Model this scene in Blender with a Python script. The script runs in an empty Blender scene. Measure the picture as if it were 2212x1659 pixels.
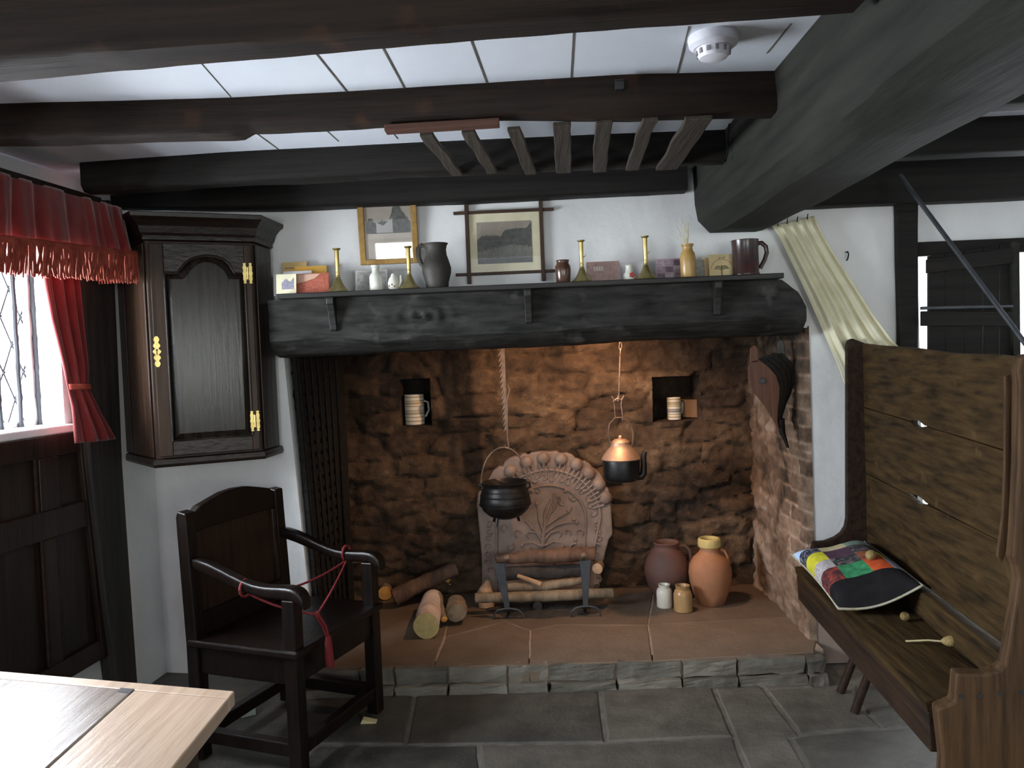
import bpy, bmesh, math, random
from mathutils import Vector as V, Matrix, noise
random.seed(7)
sc = bpy.context.scene
COL = sc.collection
PI = math.pi

# ------------------------------------------------------------------ camera
F = 1722.0
CAM = V((0, 0, 1.35))
def cam_axes(yaw, pit, rol):
    y, p, r = [math.radians(a) for a in (yaw, pit, rol)]
    f = V((-math.sin(y)*math.cos(p), math.cos(y)*math.cos(p), -math.sin(p)))
    r0 = V((math.cos(y), math.sin(y), 0)); u0 = r0.cross(f)
    return math.cos(r)*r0 - math.sin(r)*u0, math.sin(r)*r0 + math.cos(r)*u0, f
RT, UP, FW = cam_axes(1.5, 2.0, 2.25)
cd = bpy.data.cameras.new('camera'); cd.sensor_width = 36; cd.lens = F/2212*36
cd.clip_start = 0.02; cd.clip_end = 100
cam = bpy.data.objects.new('camera', cd); COL.objects.link(cam)
M3 = Matrix((RT, UP, -FW)).transposed()
cam.matrix_world = Matrix.Translation(CAM) @ M3.to_4x4()
sc.camera = cam
# measured points of the photograph are placed in the room by meeting a known plane
def ray(px, py): return FW*F + RT*(px-1106) - UP*(py-829.5)
def onP(px, py, p0, n):
    d = ray(px, py); return CAM + d*((V(p0)-CAM).dot(n)/d.dot(n))
def onY(px, py, Y): return onP(px, py, (0, Y, 0), V((0, 1, 0)))
def onX(px, py, X): return onP(px, py, (X, 0, 0), V((1, 0, 0)))
def onZ(px, py, Z): return onP(px, py, (0, 0, Z), V((0, 0, 1)))
def lerp(a, b, t): return a + (b-a)*t
def poly_at(pts, x):            # piecewise linear y(x)
    if x <= pts[0][0]:
        (x0, y0), (x1, y1) = pts[0], pts[1]
    elif x >= pts[-1][0]:
        (x0, y0), (x1, y1) = pts[-2], pts[-1]
    else:
        for i in range(len(pts)-1):
            if pts[i][0] <= x <= pts[i+1][0]:
                (x0, y0), (x1, y1) = pts[i], pts[i+1]; break
    return y0 + (y1-y0)*(x-x0)/(x1-x0)

# ------------------------------------------------------------------ mesh builder
class MB:
    def __init__(s): s.v = []; s.f = []; s.mi = []; s.tint = []
    def add(s, vs, fs, mi=0, tint=None):
        b = len(s.v); s.v += [V(p) for p in vs]
        s.tint += (tint if isinstance(tint, list) else [0.5 if tint is None else tint]*len(vs))
        for f in fs: s.f.append([b+i for i in f]); s.mi.append(mi)
        return s
    def hexa(s, p, mi=0, tint=None):
        return s.add(p, [(0,3,2,1),(4,5,6,7),(0,1,5,4),(1,2,6,5),(2,3,7,6),(3,0,4,7)], mi, tint)
    def box(s, c, d, mi=0, ax=None, tint=None):
        c = V(c); X, Y, Z = ax or (V((1,0,0)), V((0,1,0)), V((0,0,1)))
        X = X*d[0]/2; Y = Y*d[1]/2; Z = Z*d[2]/2
        return s.hexa([c-X-Y-Z, c+X-Y-Z, c+X+Y-Z, c-X+Y-Z, c-X-Y+Z, c+X-Y+Z, c+X+Y+Z, c-X+Y+Z], mi, tint)
    def bx(s, x0, x1, y0, y1, z0, z1, mi=0):
        return s.box(((x0+x1)/2, (y0+y1)/2, (z0+z1)/2), (abs(x1-x0), abs(y1-y0), abs(z1-z0)), mi)
    def prism(s, poly, vec, mi=0, tint=None):
        n = len(poly); vec = V(vec)
        vs = [V(p) for p in poly] + [V(p)+vec for p in poly]
        fs = [tuple(range(n)), tuple(range(2*n-1, n-1, -1))] + [(i, (i+1) % n, n+(i+1) % n, n+i) for i in range(n)]
        return s.add(vs, fs, mi, tint)
    def loft(s, rings, caps=True, closed=True, mi=0, tint=None):
        n = len(rings[0]); vs = [p for r in rings for p in r]; fs = []
        for i in range(len(rings)-1):
            for j in range(n if closed else n-1):
                k = (j+1) % n
                fs.append((i*n+j, i*n+k, (i+1)*n+k, (i+1)*n+j))
        if caps and closed:
            fs.append(tuple(range(n-1, -1, -1))); fs.append(tuple((len(rings)-1)*n+j for j in range(n)))
        return s.add(vs, fs, mi, tint)
    def tube(s, path, rad, n=10, mi=0, caps=True, flat=1.0, up=None, tint=None):
        path = [V(p) for p in path]; m = len(path)
        rad = rad if isinstance(rad, (list, tuple)) else [rad]*m
        rings = []; u = V(up) if up else None
        for i, p in enumerate(path):
            t = (path[min(i+1, m-1)] - path[max(i-1, 0)])
            if t.length < 1e-9: t = V((0, 0, 1))
            t.normalize()
            if u is None: u = V((0, 0, 1)) if abs(t.z) < .9 else V((1, 0, 0))
            u = (u - t*u.dot(t))
            if u.length < 1e-6: u = t.orthogonal()
            u.normalize(); w = t.cross(u)
            rings.append([p + (w*math.cos(2*PI*k/n) + u*math.sin(2*PI*k/n)*flat)*rad[i] for k in range(n)])
        return s.loft(rings, caps, True, mi, tint)
    def lathe(s, prof, c=(0,0,0), n=36, mi=0, axis=None, wob=0.0, close=True):
        c = V(c)
        if axis is None: X, Y, Z = V((1,0,0)), V((0,1,0)), V((0,0,1))
        else: Z = V(axis).normalized(); X = Z.orthogonal().normalized(); Y = Z.cross(X)
        rings = [[c + Z*z + (X*math.cos(2*PI*k/n) + Y*math.sin(2*PI*k/n))*max(r, 1e-4) for k in range(n)] for r, z in prof]
        return s.loft(rings, close, True, mi)
    def grid(s, P, mi=0, tint=None, flip=False):
        a, b = len(P), len(P[0]); fs = []; vs = [p for r in P for p in r]
        for i in range(a-1):
            for j in range(b-1): fs.append((i*b+j, i*b+j+1, (i+1)*b+j+1, (i+1)*b+j))
        return s.add(vs, fs, mi, tint)
    def jitter(s, amp, sc_=6.0, seed=0):
        for i, p in enumerate(s.v):
            q = p*sc_ + V((seed*7.3, seed*3.1, seed*5.7))
            s.v[i] = p + noise.noise_vector(q)*amp
        return s

WORLD = {}
def obj(name, mb, mats, parent=None, local=False, smooth=False, bevel=0, sub=0, loc=None, recalc=True, solid=0, angle=35, tint=False):
    me = bpy.data.meshes.new(name)
    if parent is not None and not local:
        inv = WORLD[parent.name].inverted(); vs = [inv @ p for p in mb.v]
    elif loc is not None: vs = [p - V(loc) for p in mb.v]
    else: vs = mb.v
    me.from_pydata([tuple(p) for p in vs], [], mb.f)
    mats = mats if isinstance(mats, (list, tuple)) else [mats]
    for m in mats: me.materials.append(m)
    for p, i in zip(me.polygons, mb.mi): p.material_index = i
    if recalc:
        bm = bmesh.new(); bm.from_mesh(me); bmesh.ops.recalc_face_normals(bm, faces=bm.faces[:]); bm.to_mesh(me); bm.free()
    if tint:
        a = me.attributes.new('tint', 'FLOAT', 'POINT'); a.data.foreach_set('value', mb.tint)
    if smooth:
        me.shade_smooth()
        try: me.set_sharp_from_angle(angle=math.radians(angle))
        except Exception: pass
    o = bpy.data.objects.new(name, me); COL.objects.link(o)
    if bevel:
        b = o.modifiers.new('bevel', 'BEVEL'); b.width = bevel; b.segments = 2; b.limit_method = 'ANGLE'; b.angle_limit = math.radians(40)
    if solid:
        b = o.modifiers.new('solid', 'SOLIDIFY'); b.thickness = solid; b.offset = 0
    if sub:
        b = o.modifiers.new('sub', 'SUBSURF'); b.levels = sub; b.render_levels = sub
    if parent is not None:
        o.parent = parent; WORLD[o.name] = WORLD[parent.name]
    elif loc is not None:
        o.location = loc; WORLD[o.name] = Matrix.Translation(V(loc))
    else: WORLD[o.name] = Matrix.Identity(4)
    return o
def tag(o, label, cat, group=None):
    o['label'] = label; o['category'] = cat
    if group: o['group'] = group
    return o
def thing(name, label, cat, loc, rotz=0, group=None):
    o = bpy.data.objects.new(name, None); COL.objects.link(o)
    o.location = loc; o.rotation_euler = (0, 0, rotz); o.empty_display_size = .05
    WORLD[o.name] = Matrix.Translation(V(loc)) @ Matrix.Rotation(rotz, 4, 'Z')
    return tag(o, label, cat, group)
def base_of(mb):
    xs = [p.x for p in mb.v]; ys = [p.y for p in mb.v]; zs = [p.z for p in mb.v]
    return V(((min(xs)+max(xs))/2, (min(ys)+max(ys))/2, min(zs)))
def solo(name, mb, mats, label, cat, group=None, **k):
    return tag(obj(name, mb, mats, loc=base_of(mb), **k), label, cat, group)
def struct(name, mb, mats, parent=None, **k):
    o = obj(name, mb, mats, parent, **k)
    if parent is None: o['kind'] = 'structure'
    return o
def dup(root, loc, label=None):
    r = root.copy(); COL.objects.link(r); r.location = loc
    if label: r['label'] = label
    for ch in list(root.children):
        c = ch.copy(); COL.objects.link(c); c.parent = r
        for g in ch.children:
            d = g.copy(); COL.objects.link(d); d.parent = c
    return r

# ------------------------------------------------------------------ materials
def newmat(name):
    m = bpy.data.materials.new(name); m.use_nodes = True
    nt = m.node_tree; return m, nt, nt.nodes['Principled BSDF']
def node(nt, t, **k):
    n = nt.nodes.new(t)
    for a, b in k.items(): setattr(n, a, b)
    return n
def ramp(nt, cols, pos=None):
    r = node(nt, 'ShaderNodeValToRGB'); e = r.color_ramp.elements
    while len(e) < len(cols): e.new(.5)
    for i, c in enumerate(cols):
        e[i].position = (pos[i] if pos else i/(len(cols)-1)); e[i].color = (*c, 1)
    return r
def mat(name, cols, scale=(8, 8, 8), rough=.6, metal=0., bump=.3, bscale=None, detail=6, dist=.004, pos=None, rvar=0., spec=.5, sheen=0., coat=0., contrast=True, dirt=None):
    m, nt, b = newmat(name); L = nt.links
    tc = node(nt, 'ShaderNodeTexCoord'); mp = node(nt, 'ShaderNodeMapping')
    mp.inputs['Scale'].default_value = scale if isinstance(scale, tuple) else (scale,)*3
    L.new(tc.outputs['Object'], mp.inputs['Vector'])
    nz = node(nt, 'ShaderNodeTexNoise'); nz.inputs['Scale'].default_value = 1; nz.inputs['Detail'].default_value = detail
    nz.inputs['Roughness'].default_value = .6
    L.new(mp.outputs[0], nz.inputs['Vector'])
    r = ramp(nt, cols, pos or ([.3, .7] if len(cols) == 2 else None)); L.new(nz.outputs['Fac'], r.inputs[0])
    out = r.outputs[0]
    if dirt:                                  # large worn patches of another colour
        n3 = node(nt, 'ShaderNodeTexNoise'); n3.inputs['Scale'].default_value = dirt[1]; n3.inputs['Detail'].default_value = 4
        L.new(tc.outputs['Object'], n3.inputs['Vector'])
        r3 = ramp(nt, [(0,0,0), (1,1,1)], [dirt[2], dirt[2]+.16]); L.new(n3.outputs['Fac'], r3.inputs[0])
        mx = node(nt, 'ShaderNodeMixRGB'); L.new(r3.outputs[0], mx.inputs[0]); L.new(out, mx.inputs[1])
        mx.inputs[2].default_value = (*dirt[0], 1); out = mx.outputs[0]
    L.new(out, b.inputs['Base Color'])
    b.inputs['Roughness'].default_value = rough; b.inputs['Metallic'].default_value = metal
    b.inputs['Specular IOR Level'].default_value = spec
    if sheen: b.inputs['Sheen Weight'].default_value = sheen; b.inputs['Sheen Roughness'].default_value = .5
    if coat: b.inputs['Coat Weight'].default_value = coat; b.inputs['Coat Roughness'].default_value = .2
    if rvar:
        mr = node(nt, 'ShaderNodeMapRange'); mr.inputs[3].default_value = rough-rvar; mr.inputs[4].default_value = rough+rvar
        L.new(nz.outputs['Fac'], mr.inputs[0]); L.new(mr.outputs[0], b.inputs['Roughness'])
    if bump:
        src = nz
        if bscale:
            src = node(nt, 'ShaderNodeTexNoise'); src.inputs['Scale'].default_value = 1; src.inputs['Detail'].default_value = 8
            m2 = node(nt, 'ShaderNodeMapping'); m2.inputs['Scale'].default_value = bscale if isinstance(bscale, tuple) else (bscale,)*3
            L.new(tc.outputs['Object'], m2.inputs['Vector']); L.new(m2.outputs[0], src.inputs['Vector'])
        bp = node(nt, 'ShaderNodeBump'); bp.inputs['Strength'].default_value = bump; bp.inputs['Distance'].default_value = dist
        L.new(src.outputs['Fac'], bp.inputs['Height']); L.new(bp.outputs[0], b.inputs['Normal'])
    return m
def plain(name, c, rough=.5, metal=0., **k): return mat(name, [tuple(x*.88 for x in c), tuple(min(1, x*1.1) for x in c)], 14, rough, metal, bump=k.pop('bump', .1), **k)
def wood(name, c1, c2, axis='X', rough=.55, bump=.4, fine=60, along=2.5, dark=.55, **k):
    c1 = tuple(a*dark for a in c1); c2 = tuple(a*dark for a in c2); k.setdefault('spec', .32)
    if k.get('dirt'): k['dirt'] = (tuple(a*dark for a in k['dirt'][0]), *k['dirt'][1:])
    s = {'X': (along, fine, fine), 'Y': (fine, along, fine), 'Z': (fine, fine, along)}[axis]
    return mat(name, [c1, tuple((a+b)/2 for a, b in zip(c1, c2)), c2], s, rough, bump=bump, dist=k.pop('dist', .006), pos=[.3, .5, .72], **k)
def tintmat(name, cols, pos=None, rough=.85, nscale=22, bump=.8, dist=.01, mixamt=.45, stain=None, spec=.3):
    m, nt, b = newmat(name); L = nt.links
    at = node(nt, 'ShaderNodeAttribute'); at.attribute_name = 'tint'
    tc = node(nt, 'ShaderNodeTexCoord')
    nz = node(nt, 'ShaderNodeTexNoise'); nz.inputs['Scale'].default_value = nscale; nz.inputs['Detail'].default_value = 9; nz.inputs['Roughness'].default_value = .65
    L.new(tc.outputs['Object'], nz.inputs['Vector'])
    md = node(nt, 'ShaderNodeMath', operation='MULTIPLY_ADD'); md.inputs[1].default_value = mixamt; L.new(nz.outputs['Fac'], md.inputs[0])
    sb = node(nt, 'ShaderNodeMath', operation='SUBTRACT'); L.new(at.outputs['Fac'], sb.inputs[0]); sb.inputs[1].default_value = mixamt/2
    L.new(sb.outputs[0], md.inputs[2])
    r = ramp(nt, cols, pos); L.new(md.outputs[0], r.inputs[0])
    L.new(r.outputs[0], b.inputs['Base Color']); b.inputs['Roughness'].default_value = rough; b.inputs['Specular IOR Level'].default_value = spec
    bp = node(nt, 'ShaderNodeBump'); bp.inputs['Strength'].default_value = bump; bp.inputs['Distance'].default_value = dist
    n2 = node(nt, 'ShaderNodeTexNoise'); n2.inputs['Scale'].default_value = nscale*2.2; n2.inputs['Detail'].default_value = 10; n2.inputs['Roughness'].default_value = .7
    L.new(tc.outputs['Object'], n2.inputs['Vector']); L.new(n2.outputs['Fac'], bp.inputs['Height']); L.new(bp.outputs[0], b.inputs['Normal'])
    return m
K = {}
K['plaster'] = mat('limewash_plaster', [(.66, .66, .66), (.80, .80, .79)], 2.2, .85, bump=.35, bscale=9, dist=.02, detail=4)
K['ceilplaster'] = mat('ceiling_boards', [(.66, .69, .75), (.76, .79, .84)], (2, 1, 2), .8, bump=.3, bscale=14, dist=.006)
K['dado'] = mat('stained_dado', [(.26, .19, .155), (.36, .27, .22)], 6, .8, bump=.4, bscale=18, dist=.006)
K['beam'] = wood('old_oak_beam', (.020, .013, .009), (.075, .042, .026), 'X', .7, .9, 45, 2.0, dark=.36, spec=.22, dirt=((.14, .062, .032), 9, .62))
K['beamdark'] = wood('black_oak_beam', (.012, .010, .009), (.038, .031, .026), 'X', .7, .8, 45, 2.0, dark=.45, spec=.22)
K['mainbeam'] = mat('grey_black_beam', [(.011, .012, .009), (.027, .027, .021)], (26, 2.5, 26), .8, spec=.22, bump=.8, bscale=(34, 6, 34), dist=.006, dirt=((.10, .045, .025), 6, .72))
K['mantel'] = wood('mantel_oak', (.012, .0115, .010), (.10, .095, .085), 'X', .75, 1.0, 30, 6.0, dark=.36, spec=.2, bscale=(9, 45, 45), dirt=((.20, .19, .175), 9, .60))
K['shelf'] = wood('shelf_oak', (.016, .015, .013), (.04, .037, .032), 'X', .45, .4)
K['oakdark'] = wood('dark_polished_oak', (.011, .0075, .0055), (.04, .022, .013), 'Z', .33, .35, 55, 3.5)
K['oakdarkX'] = wood('dark_polished_oak_rail', (.011, .0075, .0055), (.036, .02, .012), 'X', .33, .35, 55, 3.5)
K['oakpanel'] = wood('cupboard_panel_oak', (.012, .010, .008), (.05, .034, .022), 'Z', .22, .12, 70, 4, spec=.26, dark=.4)
K['cupside'] = wood('cupboard_side_oak', (.030, .016, .009), (.090, .048, .028), 'Z', .4, .25, 60, 3, dark=.5, spec=.2)
K['chair'] = wood('chair_oak', (.004, .003, .0025), (.018, .0085, .005), 'Z', .34, .35, 55, 4)
K['chairpanel'] = wood('chair_panel_oak', (.014, .008, .005), (.055, .026, .013), 'Z', .38, .4, 55, 4)
K['post'] = wood('post_oak', (.022, .02, .018), (.062, .055, .046), 'Z', .7, .9, 40, 2)
K['panelling'] = wood('panelling_oak', (.013, .009, .007), (.05, .028, .017), 'Z', .42, .4, 50, 3)
K['settle'] = wood('settle_oak', (.024, .015, .007), (.13, .075, .028), 'Y', .7, .9, 45, 4, spec=.12, dirt=((.19, .12, .055), 14, .66))
K['settleZ'] = wood('settle_end_oak', (.050, .026, .012), (.19, .10, .045), 'Z', .65, .7, 50, 4, spec=.2, dark=.52, dirt=((.30, .21, .13), 5, .66))
K['settledark'] = wood('settle_dark_oak', (.022, .013, .008), (.070, .036, .020), 'Y', .65, .7, 50, 4, spec=.18)
K['table'] = wood('pale_table_board', (.30, .20, .135), (.46, .34, .25), 'Y', .30, .25, 40, 3, dark=1, spec=.5)
K['tablegrey'] = wood('grey_table_board', (.115, .09, .075), (.22, .18, .15), 'Y', .24, .25, 40, 3, dark=1, spec=.5)
K['tabledark'] = wood('table_frame_oak', (.03, .018, .011), (.08, .05, .03), 'X', .5, .3)
K['slat'] = wood('slat_oak', (.05, .038, .028), (.13, .10, .075), 'Y', .7, .6, 60, 4)
K['red_batten'] = wood('reddish_batten', (.10, .04, .025), (.2, .085, .055), 'X', .6, .4)
K['iron'] = mat('black_iron', [(.012, .012, .013), (.035, .033, .032)], 18, .42, .7, bump=.3, bscale=40, dist=.002)
K['ironwarm'] = mat('rusty_iron', [(.10, .06, .04), (.24, .17, .13)], 24, .5, .55, bump=.4, bscale=50, dist=.002)
K['steelgrey'] = mat('grey_wrought_iron', [(.045, .05, .058), (.085, .09, .10)], 16, .5, .5, bump=.3, bscale=40, dist=.002)
K['brass'] = mat('old_brass', [(.42, .30, .10), (.66, .52, .20)], 30, .34, .9, bump=.15, dist=.001)
K['brassdull'] = mat('brass_candlestick', [(.30, .24, .10), (.50, .42, .19)], 25, .36, .85, bump=.15, dist=.001)
K['copper'] = mat('copper_lid', [(.45, .27, .18), (.56, .38, .28)], 20, .56, .8, bump=.1, dist=.001)
K['red'] = mat('red_velvet', [(.10, .008, .008), (.19, .016, .015)], (30, 30, 6), .85, bump=.3, bscale=160, dist=.001, sheen=.4, spec=.2)
K['fringe'] = mat('red_fringe', [(.17, .022, .014), (.27, .06, .035)], 40, .8, bump=.2, spec=.2)
K['cord'] = plain('red_cord', (.17, .010, .014), .8)
K['cream'] = mat('cream_cloth', [(.62, .58, .40), (.78, .74, .56)], 9, .9, bump=.3, bscale=220, dist=.001, spec=.1)
K['white'] = plain('white_plastic', (.82, .80, .86), .4)
K['glaze_white'] = mat('white_glaze', [(.60, .60, .52), (.72, .72, .64)], 9, .18, bump=.05)
K['brownglaze'] = mat('brown_glaze', [(.055, .026, .018), (.10, .048, .03)], 12, .2, bump=.08)
K['darkglaze'] = mat('dark_mug_glaze', [(.018, .012, .012), (.06, .022, .018)], 12, .25, bump=.08)
K['stoneware'] = mat('ochre_stoneware', [(.34, .20, .06), (.46, .29, .10)], 10, .35, bump=.15)
K['pewter'] = mat('dark_pewter', [(.028, .025, .02), (.06, .053, .044)], 12, .62, .35, bump=.15, dist=.002)
K['terra'] = mat('terracotta', [(.28, .12, .055), (.40, .18, .09)], 7, .7, bump=.3, bscale=40, dist=.002, dirt=((.15, .085, .055), 5, .58))
K['terradark'] = mat('sooty_terracotta', [(.085, .045, .035), (.16, .06, .042)], 7, .7, bump=.3, bscale=40, dist=.002, dirt=((.06, .055, .05), 5, .5))
K['yellowglaze'] = mat('yellow_glaze', [(.50, .38, .14), (.62, .50, .22)], 14, .2, bump=.05)
K['jar_white'] = mat('white_stoneware', [(.58, .53, .45), (.70, .65, .57)], 10, .3, bump=.08)
K['jar_tan'] = mat('tan_stoneware', [(.28, .17, .07), (.38, .24, .11)], 10, .3, bump=.08)
K['paper'] = plain('white_card', (.78, .76, .78), .7, bump=0)
K['papercream'] = plain('cream_card', (.80, .74, .52), .7, bump=0)
K['orange'] = mat('orange_card', [(.62, .33, .05), (.74, .42, .08)], 12, .7, bump=0)
K['tancard'] = mat('tan_card', [(.56, .38, .15), (.68, .48, .22)], 20, .7, bump=0)
K['gold'] = mat('gilt_frame', [(.20, .11, .03), (.34, .21, .07)], 25, .45, .7, bump=.2, dist=.001)
K['brownframe'] = wood('brown_frame', (.05, .022, .012), (.11, .05, .028), 'Z', .5, .3)
K['leather'] = mat('black_leather', [(.010, .010, .009), (.028, .026, .022)], 25, .45, bump=.4, bscale=60, dist=.002)
K['bellows'] = wood('bellows_elm', (.13, .05, .028), (.24, .10, .055), 'Z', .55, .3)
K['bark_birch'] = mat('birch_bark', [(.10, .06, .04), (.55, .42, .34), (.72, .60, .51)], (7, 11, 7), .8, bump=.5, bscale=30, dist=.004, pos=[.25, .5, .75])
K['bark_dark'] = mat('dark_bark', [(.055, .03, .02), (.17, .09, .055)], (30, 30, 9), .85, bump=.9, bscale=(50, 50, 12), dist=.006)
K['bark_grey'] = mat('grey_bark', [(.10, .075, .05), (.27, .20, .13)], (26, 26, 9), .85, bump=.8, bscale=(50, 50, 12), dist=.005)
K['endgrain'] = mat('cut_wood', [(.36, .27, .10), (.46, .36, .15)], 30, .7, bump=.2)
K['endpink'] = mat('split_wood', [(.34, .20, .11), (.50, .32, .19)], (20, 20, 60), .75, bump=.4)
K['splitorange'] = mat('orange_split_wood', [(.55, .24, .05), (.72, .36, .09)], 25, .7, bump=.3)
K['char'] = mat('charred_wood', [(.012, .011, .010), (.05, .04, .035)], 20, .85, bump=.8, bscale=35, dist=.006)
K['teasel'] = mat('dry_teasel', [(.22, .15, .05), (.38, .28, .12)], 60, .9, bump=.8, bscale=200, dist=.003)
K['stem'] = mat('dry_stem', [(.50, .42, .22), (.62, .54, .32)], 40, .8, bump=.2)
K['lead'] = plain('dark_lead', (.015, .018, .028), .6)
K['winbar'] = plain('window_bar', (.018, .022, .028), .6)
K['black'] = plain('black_fitting', (.02, .02, .022), .4)
K['mortar'] = mat('floor_mortar', [(.07, .062, .052), (.16, .14, .115)], 20, .9, bump=.6, bscale=60, dist=.004)
K['hearthmortar'] = mat('hearth_mortar', [(.24, .18, .14), (.36, .28, .22)], 20, .9, bump=.4, bscale=60)
K['flag'] = tintmat('flagstone', [(.036, .033, .028), (.092, .082, .066), (.175, .155, .125)], [.1, .5, .9], .45, 7, .6, .014, 1.1, spec=.5)
K['hearthstone'] = tintmat('hearth_stone', [(.075, .053, .038), (.15, .108, .076), (.235, .175, .128)], [.1, .5, .9], .6, 6, .5, .01, .7)
K['rubble'] = tintmat('fireplace_rubble', [(.030, .021, .015), (.095, .058, .036), (.175, .108, .064), (.33, .215, .13)], [.05, .38, .66, .98], .9, 11, 1.0, .04, .95)
K['brick'] = tintmat('cheek_brick', [(.028, .022, .016), (.12, .075, .048), (.27, .185, .13), (.50, .40, .33)], [.05, .35, .65, .95], .85, 20, .8, .012, .5)
K['fireback'] = mat('cast_fireback', [(.15, .105, .085), (.27, .20, .165)], 9, .62, .25, bump=.4, bscale=30, dist=.004)
K['soot'] = mat('chimney_soot', [(.012, .010, .009), (.03, .025, .02)], 10, .95, bump=.5, bscale=20)
def glassmat():
    m, nt, b = newmat('window_glass'); L = nt.links
    tr = node(nt, 'ShaderNodeBsdfTransparent'); gl = node(nt, 'ShaderNodeBsdfGlossy'); gl.inputs['Roughness'].default_value = .02
    fr = node(nt, 'ShaderNodeLayerWeight'); pw = node(nt, 'ShaderNodeMath', operation='POWER'); pw.inputs[1].default_value = 5
    L.new(fr.outputs['Facing'], pw.inputs[0]); fm = node(nt, 'ShaderNodeMath', operation='MULTIPLY_ADD'); fm.inputs[1].default_value = .75; fm.inputs[2].default_value = .07; L.new(pw.outputs[0], fm.inputs[0])
    mx = node(nt, 'ShaderNodeMixShader'); L.new(fm.outputs[0], mx.inputs[0]); L.new(tr.outputs[0], mx.inputs[1]); L.new(gl.outputs[0], mx.inputs[2])
    L.new(mx.outputs[0], nt.nodes['Material Output'].inputs[0]); return m
K['glass'] = glassmat()
# ------------------------------------------------------------------ room shell
ZC = 2.10; YW = 3.36; YB = 4.2; HZ = .10
C1 = onZ(378, 1440, 0)
DL = V((.11, 1, 0)).normalized(); NL = V((1, -.11, 0)).normalized()
def LW(s, z, off=0): return C1 + DL*s + NL*off + V((0, 0, z))
def onLW(px, py, off=0): return onP(px, py, C1+NL*off, NL)
def sz(px, py, off=0):
    p = onLW(px, py, off)-C1; return p.dot(DL), p.z
# window opening in the left wall
ws1, wz1 = sz(140, 916); wz2 = 1.86; ws0 = ws1-1.55
def slabL(mb, s0, s1, z0, z1, o0, o1, mi=0):
    return mb.hexa([LW(s0,z0,o0), LW(s1,z0,o0), LW(s1,z0,o1), LW(s0,z0,o1), LW(s0,z1,o0), LW(s1,z1,o0), LW(s1,z1,o1), LW(s0,z1,o1)], mi)
mb = MB(); T = -.26
slabL(mb, -5.6, ws0, 0, ZC+.05, 0, T); slabL(mb, ws1, .3, 0, ZC+.05, 0, T)
slabL(mb, ws0, ws1, 0, wz1-.02, 0, T); slabL(mb, ws0, ws1, wz2, ZC+.05, 0, T)
struct('wall_left', mb, K['plaster'])

# wall at the left of the fireplace, above the mantel beam and right of it
eTop = onY(613, 770, YW); eBot = onY(667, 1290, YW)
def edgeX(z): return lerp(eBot.x, eTop.x, (z-eBot.z)/(eTop.z-eBot.z))
mb = MB()
a0 = C1-V((.3, 0, 0)); D = V((0, .30, 0))
q = [V((a0.x, C1.y-.02, 0)), V((edgeX(0), YW, 0)), V((edgeX(1.42), YW, 1.42)), V((a0.x, C1.y-.02, 1.42))]
mb.prism(q, V((0, .3, 0)))
q = [V((a0.x, C1.y-.02, 1.42)), V((edgeX(1.42), YW, 1.42)), V((edgeX(1.42), YW, ZC+.05)), V((a0.x, C1.y-.02, ZC+.05))]
mb.prism(q, V((0, .3, 0)))
XR = onY(1753, 1000, YW).x             # the brick corner right of the fireplace
xw2 = onY(1984, 650, YW).x; zw2 = onY(2000, 552, YW).z
mb.bx(edgeX(1.42), XR, YW, YW+.10, 1.42, ZC+.05)
mb.bx(XR, xw2, YW, YW+.16, .42, ZC+.05)
mb.bx(xw2, 2.62, YW, YW+.16, zw2, ZC+.05)
mb.bx(xw2, 2.62, YW, YW+.16, 0, .55)
struct('wall_back', mb, K['plaster'])
mb = MB(); mb.bx(XR, xw2, YW, YW+.16, 0, .42)
struct('trim_1', mb, K['dado'])
mb = MB(); mb.bx(2.6, 2.7, -2.3, YW+.2, 0, ZC+.05); struct('wall_right', mb, K['plaster'])
# wall behind the camera with two windows
mb = MB(); y0, y1 = -2.3, -2.2
for x0, x1, z0, z1 in ((-2.6, -1.75, 0, ZC), (-1.75, -.55, 0, .98), (-1.75, -.55, 1.85, ZC), (-.55, .95, 0, ZC), (.95, 2.15, 0, .98), (.95, 2.15, 1.85, ZC), (2.15, 2.7, 0, ZC)):
    mb.bx(x0, x1, y0, y1, z0, z1)
struct('wall_front', mb, K['plaster'])
for i, xa in ((3, -1.75), (4, .95)):
    mb = MB()
    for x0, x1, z0, z1 in ((xa, xa+.06, .98, 1.85), (xa+1.14, xa+1.2, .98, 1.85), (xa, xa+1.2, .98, 1.03), (xa, xa+1.2, 1.80, 1.85), (xa+.57, xa+.63, 1.03, 1.80)):
        mb.bx(x0, x1, -2.28, -2.22, z0, z1)
    struct('window_%d' % i, mb, K['black'])

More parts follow.
